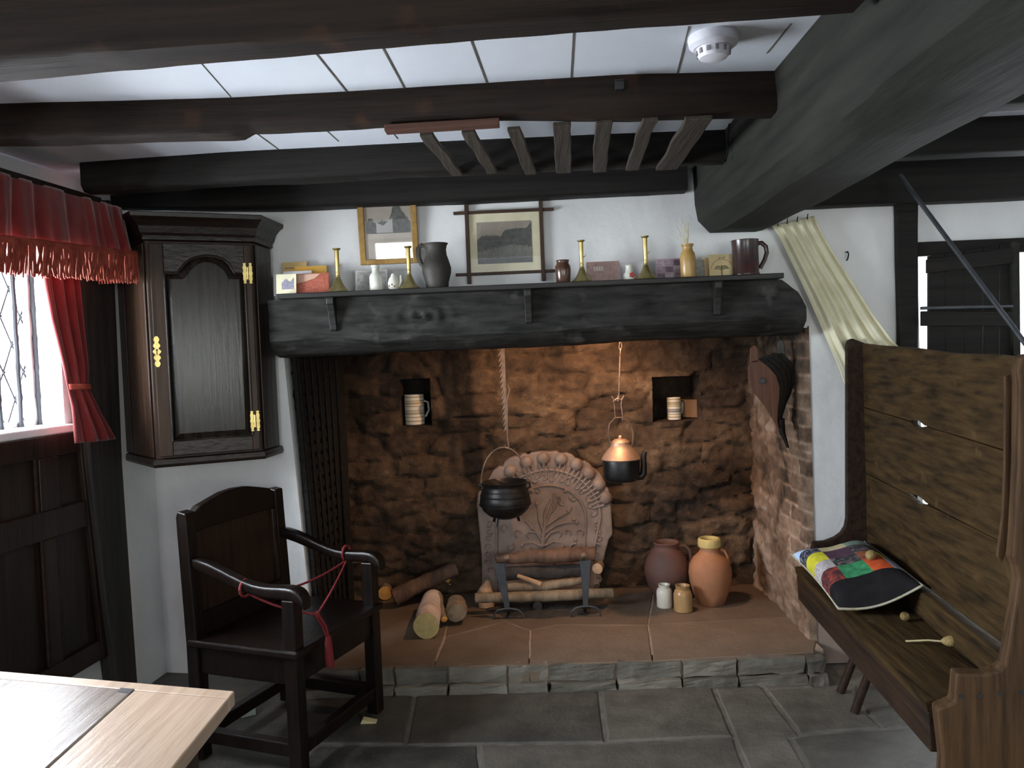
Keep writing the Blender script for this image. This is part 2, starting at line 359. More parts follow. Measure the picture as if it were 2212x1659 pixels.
# ceiling: limewashed boards with joints
mb = MB()
jx = []
for px, py in ((250, 150), (430, 135), (680, 112), (835, 122), (1022, 100), (1236, 100), (1480, 90)):
    jx.append((px, py))
mb.add([V((-2.7, -2.4, ZC)), V((2.8, -2.4, ZC)), V((2.8, YW+.05, ZC)), V((-2.7, YW+.05, ZC)),
        V((-2.7, -2.4, ZC+.05)), V((2.8, -2.4, ZC+.05)), V((2.8, YW+.05, ZC+.05)), V((-2.7, YW+.05, ZC+.05))],
       [(0,3,2,1),(4,5,6,7),(0,1,5,4),(1,2,6,5),(2,3,7,6),(3,0,4,7)])
ceil = struct('ceiling', mb, K['ceilplaster'])
mb = MB()
for (xa, ya), (xb, yb), w in (((680,113),(747,196),.006), ((838,125),(873,190),.006), ((1022,100),(1050,176),.006), ((1238,92),(1234,160),.005), ((1483,80),(1464,155),.005),
                              ((432,135),(485,195),.002), ((556,290),(600,322),.005), ((700,278),(720,296),.003), ((836,274),(850,290),.003), ((1690, 74), (1672, 96), .003)):
    p = onZ(xa, ya, ZC-.0015); q = onZ(xb, yb, ZC-.0015)
    d = (q-p).normalized(); n = V((-d.y, d.x, 0))*w*.36
    p -= d*.06; q += d*.06
    mb.prism([p-n, p+n, q+n, q-n], V((0, 0, .003)))
o = struct('ceiling_joints', mb, K['mortar'], None); o.parent = ceil; del o['kind']

# floor of flagstones
def slab(mb, pts, z1, z0, gap=.004, tint=.5, bev=.006, seed=0):
    c = sum(pts, V((0,0,0)))/len(pts); n = len(pts)
    area = sum(pts[i].x*pts[(i+1)%n].y-pts[(i+1)%n].x*pts[i].y for i in range(n))
    if area < 0: pts = pts[::-1]
    P = []
    for i in range(n):                      # densify, wobble
        a, b = pts[i], pts[(i+1) % n]; k = max(1, int((b-a).length/.06))
        for j in range(k): P.append(lerp(a, b, j/k))
    n = len(P); Q = []
    for i, p in enumerate(P):
        t = (P[(i+1) % n]-P[i-1]).normalized(); nn = V((-t.y, t.x, 0))
        w = noise.noise(V((p.x*9+seed, p.y*9, seed*1.7)))*.008
        Q.append(p+nn*(gap+w*.5+.003))
    r0 = [V((p.x, p.y, z0)) for p in Q]; r1 = [V((p.x, p.y, z1-bev)) for p in Q]
    cc = V((c.x, c.y, 0)); r2 = []
    for i, p in enumerate(Q):
        t = (Q[(i+1) % n]-Q[i-1]).normalized(); nn = V((-t.y, t.x, 0))
        r2.append(V((p.x, p.y, z1))+nn*bev*1.4)
    mb.loft([r0, r1, r2], True, True, 0, tint)
fl = MB()
def fz(l): return [onZ(x, y, 0) for x, y in l]
SL = [[(420,1500),(900,1484),(875,1607),(683,1607),(400,1600)], [(900,1484),(1294,1474),(1309,1603),(875,1609)],
      [(1294,1474),(1535,1468),(1584,1591),(1309,1603)], [(1535,1468),(1630,1462),(1655,1492),(1729,1587),(1706,1594),(1745,1655),(1800,1740),(1648,1740),(1613,1659),(1584,1591)],
      [(1630,1462),(1753,1452),(1760,1484),(1655,1491)], [(1655,1491),(1760,1484),(1850,1478),(1852,1518),(1906,1572),(1766,1582),(1729,1587)],
      [(1706,1594),(1729,1587),(1766,1582),(1906,1572),(2060,1560),(2170,1740),(1800,1740),(1745,1655)], [(1850,1478),(2000,1468),(2060,1560),(1906,1572),(1852,1518)],
      [(683,1609),(1034,1607),(1040,1659),(1048,1740),(560,1740)], [(1034,1607),(1309,1603),(1584,1591),(1613,1659),(1648,1740),(1048,1740)],
      [(400,1600),(683,1607),(560,1740),(180,1740)]]
for i, l in enumerate(SL): slab(fl, fz(l), random.uniform(-.002, .002), -.03, .003, [.34,.30,.55,.62,.7,.6,.40,.5,.24,.5,.25][i], .006, i)
ymin = onZ(1040, 1742, 0).y
yy = ymin-.004; i = 20
while yy > -2.2:
    h = random.uniform(.42, .6); xx = -2.0+random.uniform(-.3, 0)
    while xx < 2.6:
        w = random.uniform(.5, .9)
        slab(fl, [V((xx, yy-h, 0)), V((xx+w, yy-h, 0)), V((xx+w, yy, 0)), V((xx, yy, 0))], 0, -.03, .003, random.uniform(.25, .6), .006, i); i += 1
        xx += w
    yy -= h
xl = onZ(180, 1740, 0).x
for x0, x1, yq0, yq1 in ((-2.2, -1.25, ymin, 2.95), (-2.2, -1.10, 2.95, 3.7), (onZ(2170,1740,0).x+.01, 2.6, ymin, 2.9), (1.62, 2.6, 2.9, 3.4)):
    slab(fl, [V((x0,yq0,0)), V((x1,yq0,0)), V((x1,yq1,0)), V((x0,yq1,0))], -.001, -.03, .003, .35, .006, i); i += 1
fl.tint += []
nb = len(fl.f)
fl.add([V((-2.6,-2.3,-.006)), V((2.8,-2.3,-.006)), V((2.8,3.7,-.006)), V((-2.6,3.7,-.006)), V((-2.6,-2.3,-.05)), V((2.8,-2.3,-.05)), V((2.8,3.7,-.05)), V((-2.6,3.7,-.05))],
       [(0,1,2,3),(4,7,6,5),(0,4,5,1),(1,5,6,2),(2,6,7,3),(3,7,4,0)], 1)
struct('floor', fl, [K['flag'], K['mortar']], tint=True)

# raised hearth: rough kerb stones and slabs
hb = MB()
def hz(l): return [onZ(x, y, HZ) for x, y in l]
HL = [[(640,1441),(936,1440),(962,1368),(985,1285),(640,1285)], [(936,1440),(1143,1437),(1146,1361),(1092,1342),(962,1376)],
      [(1143,1437),(1410,1428),(1400,1350),(1200,1350),(1146,1361)], [(1410,1428),(1760,1410),(1775,1330),(1400,1350)],
      [(962,1376),(1092,1342),(1146,1361),(1200,1350),(1400,1350),(1420,1235),(985,1240)], [(1400,1350),(1775,1330),(1740,1225),(1420,1235)], [(640,1285),(985,1285),(985,1235),(640,1235)]]
for i, l in enumerate(HL): slab(hb, hz(l), HZ+random.uniform(-.001, .001), .02, .0, [.45,.5,.55,.62,.42,.5,.35][i], .003, 40+i)
def densify(m):
    bm = bmesh.new(); vs = [bm.verts.new(p) for p in m.v]
    for f in m.f: bm.faces.new([vs[i] for i in f])
    bmesh.ops.subdivide_edges(bm, edges=bm.edges[:], cuts=3, use_grid_fill=True)
    bm.verts.index_update(); o = MB(); o.add([v.co.copy() for v in bm.verts], [[v.index for v in f.verts] for f in bm.faces]); bm.free(); return o
k0 = onZ(640, 1441, HZ); k1 = onZ(1775, 1409, HZ)
n = 0; t = 0.0
while t < 1:
    dt = random.uniform(.05, .13); t2 = min(1, t+dt)
    for zl, zh, off, dep in ((.035, HZ-.002, -.002, .036), (-.02, .033, .02, .085)):
        p = lerp(k0, k1, t+.002); q = lerp(k0, k1, t2-.002)
        d = random.uniform(-.008, .006)
        m_ = MB(); m_.box(((p.x+q.x)/2, (p.y+q.y)/2-.012-dep/2+off+d*.5, (zl+zh)/2), (q.x-p.x, dep, zh-zl))
        m_ = densify(m_); m_.jitter(.010, 24, n); n += 1
        hb.add(m_.v, m_.f, 1, random.uniform(.55, 1.1))
    t = t2
m_ = MB(); m_.bx(k0.x-.1, k1.x+.02, k0.y+.03, YB+.15, -.02, HZ-.003); hb.add(m_.v, m_.f, 2)
struct('hearth', hb, [K['hearthstone'], K['flag'], K['hearthmortar']], tint=True)

# ------------------------------------------------------------------ fireplace walls: rubble, brick
def hsh(i, j, k=0):
    r = math.sin(i*127.1+j*311.7+k*74.7)*43758.5453; return r-math.floor(r)
def stone(u, v, su, sv, seed):
    """distance to the joint and a random value of the stone under (u, v)"""
    u += noise.noise(V((u*3, v*3, seed)))*.06; v += noise.noise(V((u*3, v*4, seed+9)))*.035
    x, y = u/su, v/sv; ci, cj = math.floor(x), math.floor(y); best = []
    for j in (-1, 0, 1):
        for i in (-1, 0, 1):
            a, b = ci+i, cj+j
            fx = a+.5+(hsh(a, b, seed)-.5)*.95; fy = b+.5+(hsh(a, b, seed+1)-.5)*.7
            best.append((math.hypot(x-fx, y-fy), hsh(a, b, seed+2)))
    best.sort(); return best[1][0]-best[0][0], best[0][1]
def brickf(u, v, bw, bh):
    r = math.floor(v/bh); uu = u/bw+(.5 if r % 2 else 0); c = math.floor(uu)
    du = (uu-c)*bw; dv = v-r*bh
    d = min(du, bw-du, dv, bh-dv); return d, hsh(c, r, 5)
def sm(a, b, x): x = max(0, min(1, (x-a)/(b-a))); return x*x*(3-2*x)
def wallgrid(us, vs, P, N, kind, seed=0, holes=(), soot=None, rel=1.0):  # soot: tint function, smoke marks and on the back wall painted shade too
    rows = []; tint = []
    for v in vs:
        row = []
        for u in us:
            p = P(u, v); fr = noise.fractal(V((p.x*5+seed, p.y*5, p.z*5)), 1, 2.1, 5)
            kb = kind(u, v)
            d, r = stone(u, v, .26, .105, seed)
            hs = sm(0, .30, d)*.018 + (r-.5)*.026
            ts = .36+.30*(r-.4)+.05*sm(.0, .2, d)+fr*.24+.14*noise.noise(V((p.x*2.1, p.y*2, p.z*4+seed)))
            if kb > 0:
                d2, r2 = brickf(u, v, .215, .072); hb_ = sm(.002, .012, d2)*.008+(r2-.5)*.006
                tb = lerp(.60, .33+.25*(r2-.5), sm(.003, .009, d2))
                hs = lerp(hs, hb_, kb); ts = lerp(ts, tb, kb)
            h = hs*rel + (fr*.024 + .014*noise.noise(V((p.x*14, p.y*14, p.z*22+seed))) + .009*noise.noise(V((p.x*34, p.y*34, p.z*50+seed))))*(.45+.55*rel)
            ts += .16*noise.noise(V((p.x*19, p.y*19, p.z*30+seed*2)))+.10*max(0, noise.noise(V((p.x*30, p.y*30, p.z*44+seed*3)))-.25)*4
            for (a, b, c, e) in holes:
                if a <= u <= b and c <= v <= e: h = -.24; ts = .25
            if soot: ts = soot(u, v, p, ts)  # tint change: smoke marks, and on the back wall painted shade too
            row.append(p + N*h); tint.append(max(0, min(1, ts)))
        rows.append(row)
    m = MB(); m.grid(rows, 0, tint); return m
def axisvals(a, b, n, br=()):
    l = [a+(b-a)*i/n for i in range(n+1)]
    for x in br: l += [x-.002, x+.002]
    return sorted(l)
TOPZ = 2.35
nl0 = onY(862, 820, YB); nl1 = onY(933, 918, YB); nr0 = onY(1407, 815, YB); nr1 = onY(1515, 907, YB)
XB0 = onY(742, 1000, YB).x-.03; XB1 = onY(1622, 1000, YB).x+.05
holes = [(nl0.x, nl1.x, nl1.z, nl0.z), (nr0.x, nr1.x, nr1.z, nr0.z)]
us = axisvals(XB0, XB1, 210, [nl0.x, nl1.x, nr0.x, nr1.x]); vs = axisvals(HZ-.03, TOPZ, 170, [h for a in holes for h in a[2:]])
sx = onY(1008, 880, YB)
def soot_shade_b(u, v, p, t):
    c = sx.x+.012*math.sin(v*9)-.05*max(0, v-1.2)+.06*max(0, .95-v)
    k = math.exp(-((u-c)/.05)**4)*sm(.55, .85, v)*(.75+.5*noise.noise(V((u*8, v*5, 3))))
    t = t-.75*k  # dark streak: cast shadow of the ratchet bar painted into the tint
    t -= .30*sm(-.15, -.75, u)*sm(.75, 1.35, v)             # painted shade: upper left corner dimmed under the beam
    t += .10*sm(.75, .3, v)*noise.noise(V((u*2.4, v*3, 8)))
    # smoky patches low on the right
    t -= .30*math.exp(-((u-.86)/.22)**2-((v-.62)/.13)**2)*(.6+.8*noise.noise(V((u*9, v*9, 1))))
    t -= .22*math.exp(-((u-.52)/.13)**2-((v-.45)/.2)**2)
    return t
bw = wallgrid(us, vs, lambda u, v: V((u, YB, v)), V((0, -1, 0)), lambda u, v: 0, 3, holes, soot_shade_b)
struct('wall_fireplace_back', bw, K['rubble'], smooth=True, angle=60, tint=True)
# right cheek: bricks near the front edge, rubble and old limewash behind
def cheekR(u, v): return V((lerp(XR-.020, XB1-.045, u/(YB+.03-YW)), YW-.003+u+(.02 if v > 1.43 else 0), v))
nR = V((-1, .05, 0)).normalized()
def kR(u, v): return sm(.42+.06*math.sin(v*9), .28, u)*sm(.22, .5, v)
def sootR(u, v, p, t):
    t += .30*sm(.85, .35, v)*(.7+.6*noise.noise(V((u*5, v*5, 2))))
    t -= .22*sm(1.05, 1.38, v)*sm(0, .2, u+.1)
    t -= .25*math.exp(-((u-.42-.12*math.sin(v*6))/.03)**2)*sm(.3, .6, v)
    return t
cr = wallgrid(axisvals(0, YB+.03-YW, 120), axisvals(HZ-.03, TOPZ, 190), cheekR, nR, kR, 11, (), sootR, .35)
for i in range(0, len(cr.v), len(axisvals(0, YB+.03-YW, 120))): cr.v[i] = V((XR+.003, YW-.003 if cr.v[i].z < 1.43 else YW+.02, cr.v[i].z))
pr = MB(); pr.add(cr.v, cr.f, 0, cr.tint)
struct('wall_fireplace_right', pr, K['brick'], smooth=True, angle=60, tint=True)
def cheekL(u, v): return V((lerp(edgeX(v), XB0+.045, u/(YB+.03-YW)), YW+.004+u, v))
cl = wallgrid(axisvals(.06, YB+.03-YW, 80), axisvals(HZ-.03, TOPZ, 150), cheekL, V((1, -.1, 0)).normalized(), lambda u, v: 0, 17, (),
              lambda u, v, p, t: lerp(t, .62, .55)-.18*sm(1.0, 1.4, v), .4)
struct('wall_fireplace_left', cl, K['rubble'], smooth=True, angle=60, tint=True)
mb = MB(); mb.bx(XB0-.3, XB1+.3, YW, YB+.4, TOPZ, TOPZ+.05); mb.bx(edgeX(1.4)-.2, XR+.2, YW+.101, YW+.15, 1.42, TOPZ)
struct('wall_chimney', mb, K['soot'])
# dark boarding standing against the left cheek
bl = onY(619, 775, YW+.03); bL = onY(667, 1300, YW+.03); b2 = onY(719, 775, 3.84); B2 = onY(744, 1300, 3.84)
def bd(t, z): 
    a = lerp(bL, bl, (z-bL.z)/(bl.z-bL.z)); b = lerp(B2, b2, (z-B2.z)/(b2.z-B2.z)); return V((lerp(a.x, b.x, t), lerp(a.y, b.y, t), z))
nbv = V((1, -.2, 0)).normalized()
mb = MB()
def strip(m, t0, t1, z0, z1, o0, o1):
    o0 += .022; o1 += .022
    m.hexa([bd(t0,z0)+nbv*o0, bd(t1,z0)+nbv*o0, bd(t1,z0)+nbv*o1, bd(t0,z0)+nbv*o1, bd(t0,z1)+nbv*o0, bd(t1,z1)+nbv*o0, bd(t1,z1)+nbv*o1, bd(t0,z1)+nbv*o1])
ZT = 1.42
strip(mb, 0, 1, HZ, ZT, .0, .02)
for k in range(6): strip(mb, .02+k*.135, .02+k*.135+.05, HZ+.02, ZT, .02, .026)
strip(mb, .84, 1, HZ, ZT, .02, .032)
for r in range(24):
    for k in range(5): strip(mb, .085+k*.135, .125+k*.135, HZ+.05+r*.054, HZ+.085+r*.054, .02, .0245)
solo('carved_board', mb, K['beamdark'], 'tall dark carved boarding against the left cheek of the fireplace', 'board', bevel=.002)

# ------------------------------------------------------------------ beams
def beam(name, label, x0, x1, yf, w, ztop, top, m, seed=0, amp=.006, n=60, group='ceiling beams', cham=.02, zbf=None, par=None):
    """a beam across the room; zbf(x): lower edge; yf(x): front face"""
    mb = MB(); rings = []
    for i in range(n+1):
        x = lerp(x0, x1, i/n); y = yf(x); zb = zbf(x); t = ztop
        pr = [(0, t), (0, zb+cham), (.006, zb+cham*.35), (cham, zb), (w-cham, zb), (w, zb+cham), (w, t)]
        r = []
        for k, (dy, z) in enumerate(pr):
            p = V((x, y+dy, z)); q = noise.noise_vector(V((x*2.2+seed*5, k*3.7, seed)))*amp + noise.noise_vector(V((x*11+seed, k*2.1, seed*2)))*amp*.35
            r.append(p + V((0, q.y, q.z if 0 < k < 6 else 0)))
        rings.append(r)
    mb.loft(rings)
    return solo(name, mb, m, label, 'beam', group, smooth=True, angle=50)
def frontline(pts, z=ZC):
    w = [onZ(x, y, z) for x, y in pts]; l = [(p.x, p.y) for p in w]; return lambda x: poly_at(l, x)
def botline(pts, yf):
    l = []
    for px, py in pts:
        p = onY(px, py, 2.5)
        for _ in range(4): p = onY(px, py, yf(p.x))
        l.append((p.x, p.z))
    return lambda x: poly_at(l, x)
f2 = frontline([(0,224), (497,211), (845,191), (1351,161), (1668,153)])
b2_ = botline([(0,300), (119,300), (497,290), (512,288), (524,276), (716,266), (1094,248), (1351,250), (1668,240)], f2)
xe2 = onZ(1683, 152, ZC).x
beam('ceiling_beam', 'brown ceiling beam that carries the slatted rack, second from the camera', -1.95, xe2, f2, .09, ZC+.03, None, K['beam'], 1, .006, 90, zbf=b2_)
f3 = frontline([(172,351), (497,328), (895,308), (1228,293), (1562,280)])
b3_ = botline([(164,413), (646,386), (860,372), (1087,364), (1328,353), (1562,345)], f3)
beam('ceiling_beam', 'black ceiling beam under the far ends of the rack slats', onZ(172,351,ZC).x, onZ(1600,279,ZC).x, f3, .10, ZC+.03, None, K['beamdark'], 2, .006, 80, zbf=b3_)
f1 = lambda x: poly_at([(onY(100,110,1.56).x, 1.56), (onY(1400,24,1.52).x, 1.52)], x)
l1 = []
for px, py in ((0,118), (100,110), (497,82), (1094,45), (1400,24), (1800,0)):
    p = onY(px, py, 1.54); l1.append((p.x, p.z))
beam('ceiling_beam', 'thick rust brown ceiling beam nearest the camera', -1.75, onY(1880,50,1.53).x, f1, .115, ZC+.03, None, K['beam'], 3, .006, 60, zbf=lambda x: poly_at(l1, x), cham=.012)
fw = lambda x: YW-.10
lw_ = []
for px, py in ((250,452), (590,455), (1000,438), (1480,415)):
    p = onY(px, py, YW-.05); lw_.append((p.x, p.z))
xWe = onY(1486, 400, YW-.1).x
beam('ceiling_beam', 'black wall beam above the two framed pictures', onY(232, 440, YW-.1).x, xWe, fw, .099, ZC+.03, None, K['beamdark'], 4, .004, 60, zbf=lambda x: poly_at(lw_, x), cham=.015)
# heavy main beam that runs towards the camera
pa = onZ(1740, 70, ZC); pb = onZ(1670, 154, ZC); dm = (pb-pa).normalized()
def mleft(y): return pb.x + (y-pb.y)*dm.x/dm.y
pf = onY(1496, 488, YW-.02); p2 = onY(1879, 201, 1.66)
zm0 = pf.z; zm1 = p2.z
mb = MB(); rings = []
for i in range(61):
    y = lerp(YW-.005, -2.2, i/60)
    k = (y-1.66)/(YW-.02-1.66); ar = lerp(p2.x, pf.x+.02, k); za = lerp(zm1, zm0, k)
    xl_ = min(mleft(y), ar-.005); ar = max(ar, xl_+.006)
    zu = za-.05; wdt = .30
    pr = [(xl_, ZC+.03), (lerp(xl_, ar, .7), lerp(ZC, za, .6)), (ar, za), (ar+.05, zu), (ar+wdt*.8, zu), (ar+wdt, zu+.05), (ar+wdt+.02, ZC+.03)]
    if i < 4: pr = [(x, z+(.02*(3-i)/3 if 1 < j < 6 else 0)) for j, (x, z) in enumerate(pr)]
    rings.append([V((x, y, z)) + (noise.noise_vector(V((y*2.5, j*3.3, 7)))*.010 + noise.noise_vector(V((y*9, j*5.3, 17)))*.004 if 0 < j < 6 else V((0,0,0))) for j, (x, z) in enumerate(pr)])
mb.loft(rings)
solo('main_beam', mb, K['mainbeam'], 'massive grey black main beam running towards the camera at right', 'beam', smooth=True, angle=40)
XM = pf.x+.36
# beams of the bay right of the main beam
for nm, yf_, zb_, sd in (('brown ceiling beam of the right bay, nearer the camera', 2.22, 1.985, 5), ('dark ceiling beam of the right bay, behind the nearer one', 2.78, 1.98, 6), ('dark wall beam over the plank shutter at right', YW-.10, onY(2100,430,YW-.1).z, 7)):
    beam('ceiling_beam', nm, 1.0 if sd < 7 else pf.x+.25, 2.6, (lambda q: (lambda x: q))(yf_), .10, ZC+.03, None, K['beamdark'], sd, .003, 30, 'ceiling beams of the right bay', zbf=(lambda q: (lambda x: q))(zb_), cham=.012)
# mantel beam
ym = 3.20
tops = [(597,640), (1690,604), (1725,632), (1741,660)]
frl = [(599,738), (732,726), (824,737), (960,727), (1150,716), (1350,703), (1540,694), (1702,688), (1743,690)]
bt = [(599,773), (1014,755), (1160,750), (1350,738), (1640,726), (1743,722)]
def zl(pts, y):
    l = [(onY(px, py, y).x, onY(px, py, y).z) for px, py in pts]; return lambda x: poly_at(l, x)
zt_, zf_, zb_ = zl(tops, ym), zl(frl, ym), zl(bt, ym+.12)
mx0 = onY(597, 700, ym).x-.03; mx1 = onY(1743, 690, ym).x
kk_ = onY(912, 682, ym); kx, kz = kk_.x, kk_.z
mb = MB(); rings = []
for i in range(401):
    x = lerp(mx0, mx1, i/400); q = lambda k, a: noise.noise(V((x*4, k*7.1, 3)))*a + noise.noise(V((x*17, k*3.1, 9)))*a*.5
    zt = zt_(x) if x > onY(1690,604,ym).x else 1.612
    def face(t):
        z = lerp(zt, zf_(x), t); a = math.hypot((x-kx)/.10, (z-kz)/.055)
        ang = math.atan2((z-kz)/.055, (x-kx)/.10)
        kn_ = math.exp(-a*a)*(.012+.006*math.sin(a*11+ang))
        g_ = noise.fractal(V((x*3.5, 2, z*26)), 1, 2, 5)*.006 + noise.noise(V((x*9, 5, z*9)))*.006 - .006*max(0, noise.noise(V((x*2.2, 7, z*60)))-.25)
        return V((x, ym-kn_+g_+.012*t*t*0, z+(q(3, .007) if t == 1 else 0)))
    rings.append([V((x, YW-.002, zt))] + [face(k/16) for k in range(17)] + [
                  V((x, ym+.06, lerp(zf_(x), zb_(x), .8))), V((x, ym+.12, zb_(x)+q(4, .004))), V((x, YW-.002, zb_(x)+.01))])
mb.loft(rings)
solo('mantel_beam', mb, K['mantel'], 'long blackened timber beam spanning the fireplace opening', 'beam', smooth=True, angle=35)
# ------------------------------------------------------------------ mantel shelf and what stands on it
ys = 3.13
zs = onY(1000, 618, ys).z
sx0 = onY(596, 640, ys).x; sx1 = onY(1694, 596, ys).x
sh = thing('mantel_shelf', 'thin black shelf board along the top of the mantel beam', 'shelf', (.3, 3.24, zs))
mb = MB(); n = 40
rings = []
for i in range(n+1):
    x = lerp(sx0, sx1, i/n); a = noise.noise(V((x*5, 0, 0)))*.003
    rings.append([V((x, ys+a, zs)), V((x, YW-.002, zs)), V((x, YW-.002, zs-.02)), V((x, ys+a, zs-.02+a*.5))])
mb.loft(rings); obj('shelf_board', mb, K['shelf'], sh, bevel=.003)
for px in (716, 1141, 1551):
    x = onY(px, 660, 3.17).x; mb = MB()
    yb = ym-.012
    prof = [(yb+.005, zs-.021), (ys+.012, zs-.021), (ys+.014, zs-.045), (ys+.03, zs-.075), (yb-.018, zs-.105), (yb-.006, zs-.15), (yb+.005, zs-.155)]
    mb.prism([V((x-.014, y, z)) for y, z in prof], V((.028, 0, 0)))
    mb.bx(x-.017, x+.017, ys+.006, yb, zs-.027, zs-.0205)
    obj('bracket', mb, K['shelf'], sh, bevel=.003)

def onshelf(px, y=3.19): return V((onY(px, poly_at([(600,640),(1690,600)], px)-6, y).x, y, zs))
PX = 3.19/F
# candlesticks
def candlestick(c, h, label):
    k = h/.185
    r = thing('candlestick', label, 'candlestick', c, 0, 'brass candlesticks on the mantel shelf')
    mb = MB(); P = [(0, 0), (.044, 0), (.046, .004), (.043, .010), (.034, .018), (.026, .028), (.018, .044), (.012, .058), (.009, .064), (.0095, .068), (.007, .072), (0, .072)]
    mb.lathe([(a*k, b*k) for a, b in P], c, 32); obj('base', mb, K['brassdull'], r, smooth=True)
    mb = MB(); P = [(0, .071), (.0075, .071), (.009, .078), (.0075, .084), (.0085, .09), (.0098, .178), (0, .178)]
    mb.lathe([(a*k, b*k) for a, b in P], c, 24); obj('stem', mb, K['brass'], r, smooth=True)
    mb = MB(); P = [(0, .176), (.010, .176), (.017, .181), (.017, .185), (.008, .1855), (.0075, .17), (0, .17)]
    mb.lathe([(a*k, b*k) for a, b in P], c, 24); obj('drip_pan', mb, K['brassdull'], r, smooth=True)
    mb = MB(); mb.tube([V(c)+V((.008*k, -.002, .11*k)), V(c)+V((.016*k, -.003, .114*k)), V(c)+V((.018*k, -.003, .121*k))], .0016, 6)
    obj('ejector_knob', mb, K['brass'], r, smooth=True)
    return r
for px, ph, lb in ((731, 95, 'brass candlestick beside the red postcard, leftmost of four'), (885, 93, 'brass candlestick between the china ornament and the pewter jug'),
                   (1258, 90, 'brass candlestick beside the small brown glazed jar'), (1396, 93, 'brass candlestick beside the purple picture postcard')):
    candlestick(onshelf(px, 3.185), ph*PX, lb)
# cards and postcards: x0, x1 (px), top row (px), y depth
def leaf(name, px0, px1, top, yd, lean, mats, label, cat, group=None, deco=None, thick=.0015, tilt=0):
    a = onshelf(px0, yd); b = onshelf(px1, yd); ztop = onY((px0+px1)/2, top, yd).z; h = ztop-zs
    o = thing(name, label, cat, (a+b)/2, 0, group)
    up = V((0, math.sin(lean), math.cos(lean))); rt = (b-a).normalized(); nn = V((0, -math.cos(lean), math.sin(lean)))
    if tilt: rt, up = rt*math.cos(tilt)+up*math.sin(tilt), up*math.cos(tilt)-rt*math.sin(tilt)
    w = (b-a).length; c = (a+b)/2
    mb = MB(); mb.box(c+up*h/2+V((0,0,.001)), (w, thick, h), 0, (rt, nn, up)); obj('card', mb, mats[0], o)
    P = lambda u, v, e=0: c + rt*(u-.5)*w + up*(v*h+.001) + nn*(thick/2+.0006+e)
    if deco: deco(P, o)
    return o
def poly_part(name, o, P, pts, m, e=0):
    mb = MB(); q = [P(u, v, e) for u, v in pts]; d = (P(0,0,.0005)-P(0,0,0)); mb.prism(q, d); obj(name, mb, m, o)
def rag(u0, u1, base, prof, n=28, amp=.03, seed=1):
    """an outline with a ragged top, for printed trees and hills"""
    return [(u0, base)] + [(lerp(u0, u1, i/n), poly_at(prof, lerp(u0, u1, i/n)) + noise.noise(V((i*.9, seed, 0)))*amp) for i in range(n+1)] + [(u1, base)]
M_ = {}
def pm(k, c, rough=.6):
    if k not in M_: M_[k] = plain('print_'+k, c, rough, bump=0)
    return M_[k]
def multi(k, cols, scale=60, pos=None):
    if k not in M_: M_[k] = mat('print_'+k, cols, scale if isinstance(scale, tuple) else (scale,)*3, .5, bump=0, detail=5, pos=pos)
    return M_[k]
def d_red(P, o):
    poly_part('printed_view', o, P, rag(.02, .98, .03, [(0,.45),(.25,.55),(.5,.62),(.72,.8),(.98,.9)], 30, .05, 3), multi('redview', [(.10,.02,.02), (.42,.10,.06), (.52,.24,.13)], 90))
    poly_part('printed_sky', o, P, [(.02,.97),(.02,.5),(.3,.6),(.6,.75),(.75,.97)], pm('peach', (.62,.38,.28)), -.0004)
def d_print(P, o): poly_part('printed_view', o, P, rag(.28, .88, .25, [(.28,.6),(.5,.78),(.7,.6),(.88,.82)], 24, .07, 5), multi('greyink', [(.16,.15,.22), (.45,.43,.5)], 130))
def d_words(P, o):
    mb = MB()
    for r in range(2):
        for k in range(9):
            u = .12+k*.085+.01*hsh(k, r); a = P(u, .80-r*.13); d = P(u+.05, .80-r*.13)-a; mb.prism([a, a+d, a+d+(P(0,.05)-P(0,0)), a+(P(0,.05)-P(0,0))], P(0,0,.0004)-P(0,0,0))
    obj('lettering', mb, pm('inkbrown', (.25,.13,.05)), o)
leaf('card', 610, 663, 565, 3.30, .12, [K['tancard']], 'tan card with small print, tallest in the clutch at the left end of the shelf', 'card', None, d_words)
leaf('card', 636, 706, 574, 3.285, .12, [K['orange']], 'plain orange card behind the red postcard', 'card')
leaf('card', 612, 674, 585, 3.262, .12, [K['paper']], 'white card edge showing between the orange card and the red postcard', 'card')
leaf('card', 591, 622, 592, 3.245, .12, [K['paper']], 'blank white card at the extreme left end of the shelf', 'card')
leaf('postcard', 632, 711, 590, 3.215, .15, [pm('redbrown', (.34,.09,.05))], 'red and brown picture postcard left of the first candlestick', 'postcard', None, d_red)
leaf('postcard', 597, 640, 592, 3.19, .12, [K['papercream']], 'cream card with a small grey engraving, front left on the shelf', 'postcard', None, d_print)
def d_grey(P, o):
    poly_part('photograph', o, P, [(.05,.05),(.95,.05),(.95,.93),(.05,.93)], multi('greyphoto', [(.05,.05,.045), (.30,.29,.27), (.6,.58,.54)], 70))
leaf('postcard', 768, 837, 583, 3.27, .15, [pm('greycard', (.42,.41,.38))], 'grey photograph card standing behind the white bottle', 'postcard', None, d_grey)
def d_pink(P, o):
    poly_part('printed_view', o, P, [(.03,.04),(.97,.04),(.97,.95),(.03,.88)], multi('pinkview', [(.13,.09,.09), (.40,.26,.24), (.52,.37,.32)], 60))
    mb = MB()
    for k in range(4): 
        a = P(.22+k*.075, .56, .0006); mb.prism([a, a+(P(.05,0)-P(0,0)), a+(P(.05,.2)-P(0,0)), a+(P(0,.2)-P(0,0))], P(0,0,.0003)-P(0,0,0))
    obj('printed_figures', mb, pm('pale', (.62,.56,.54)), o)
leaf('postcard', 1268, 1340, 564, 3.25, .15, [pm('dustypink', (.42,.28,.25))], 'dusty pink picture postcard between the right two candlesticks', 'postcard', None, d_pink)
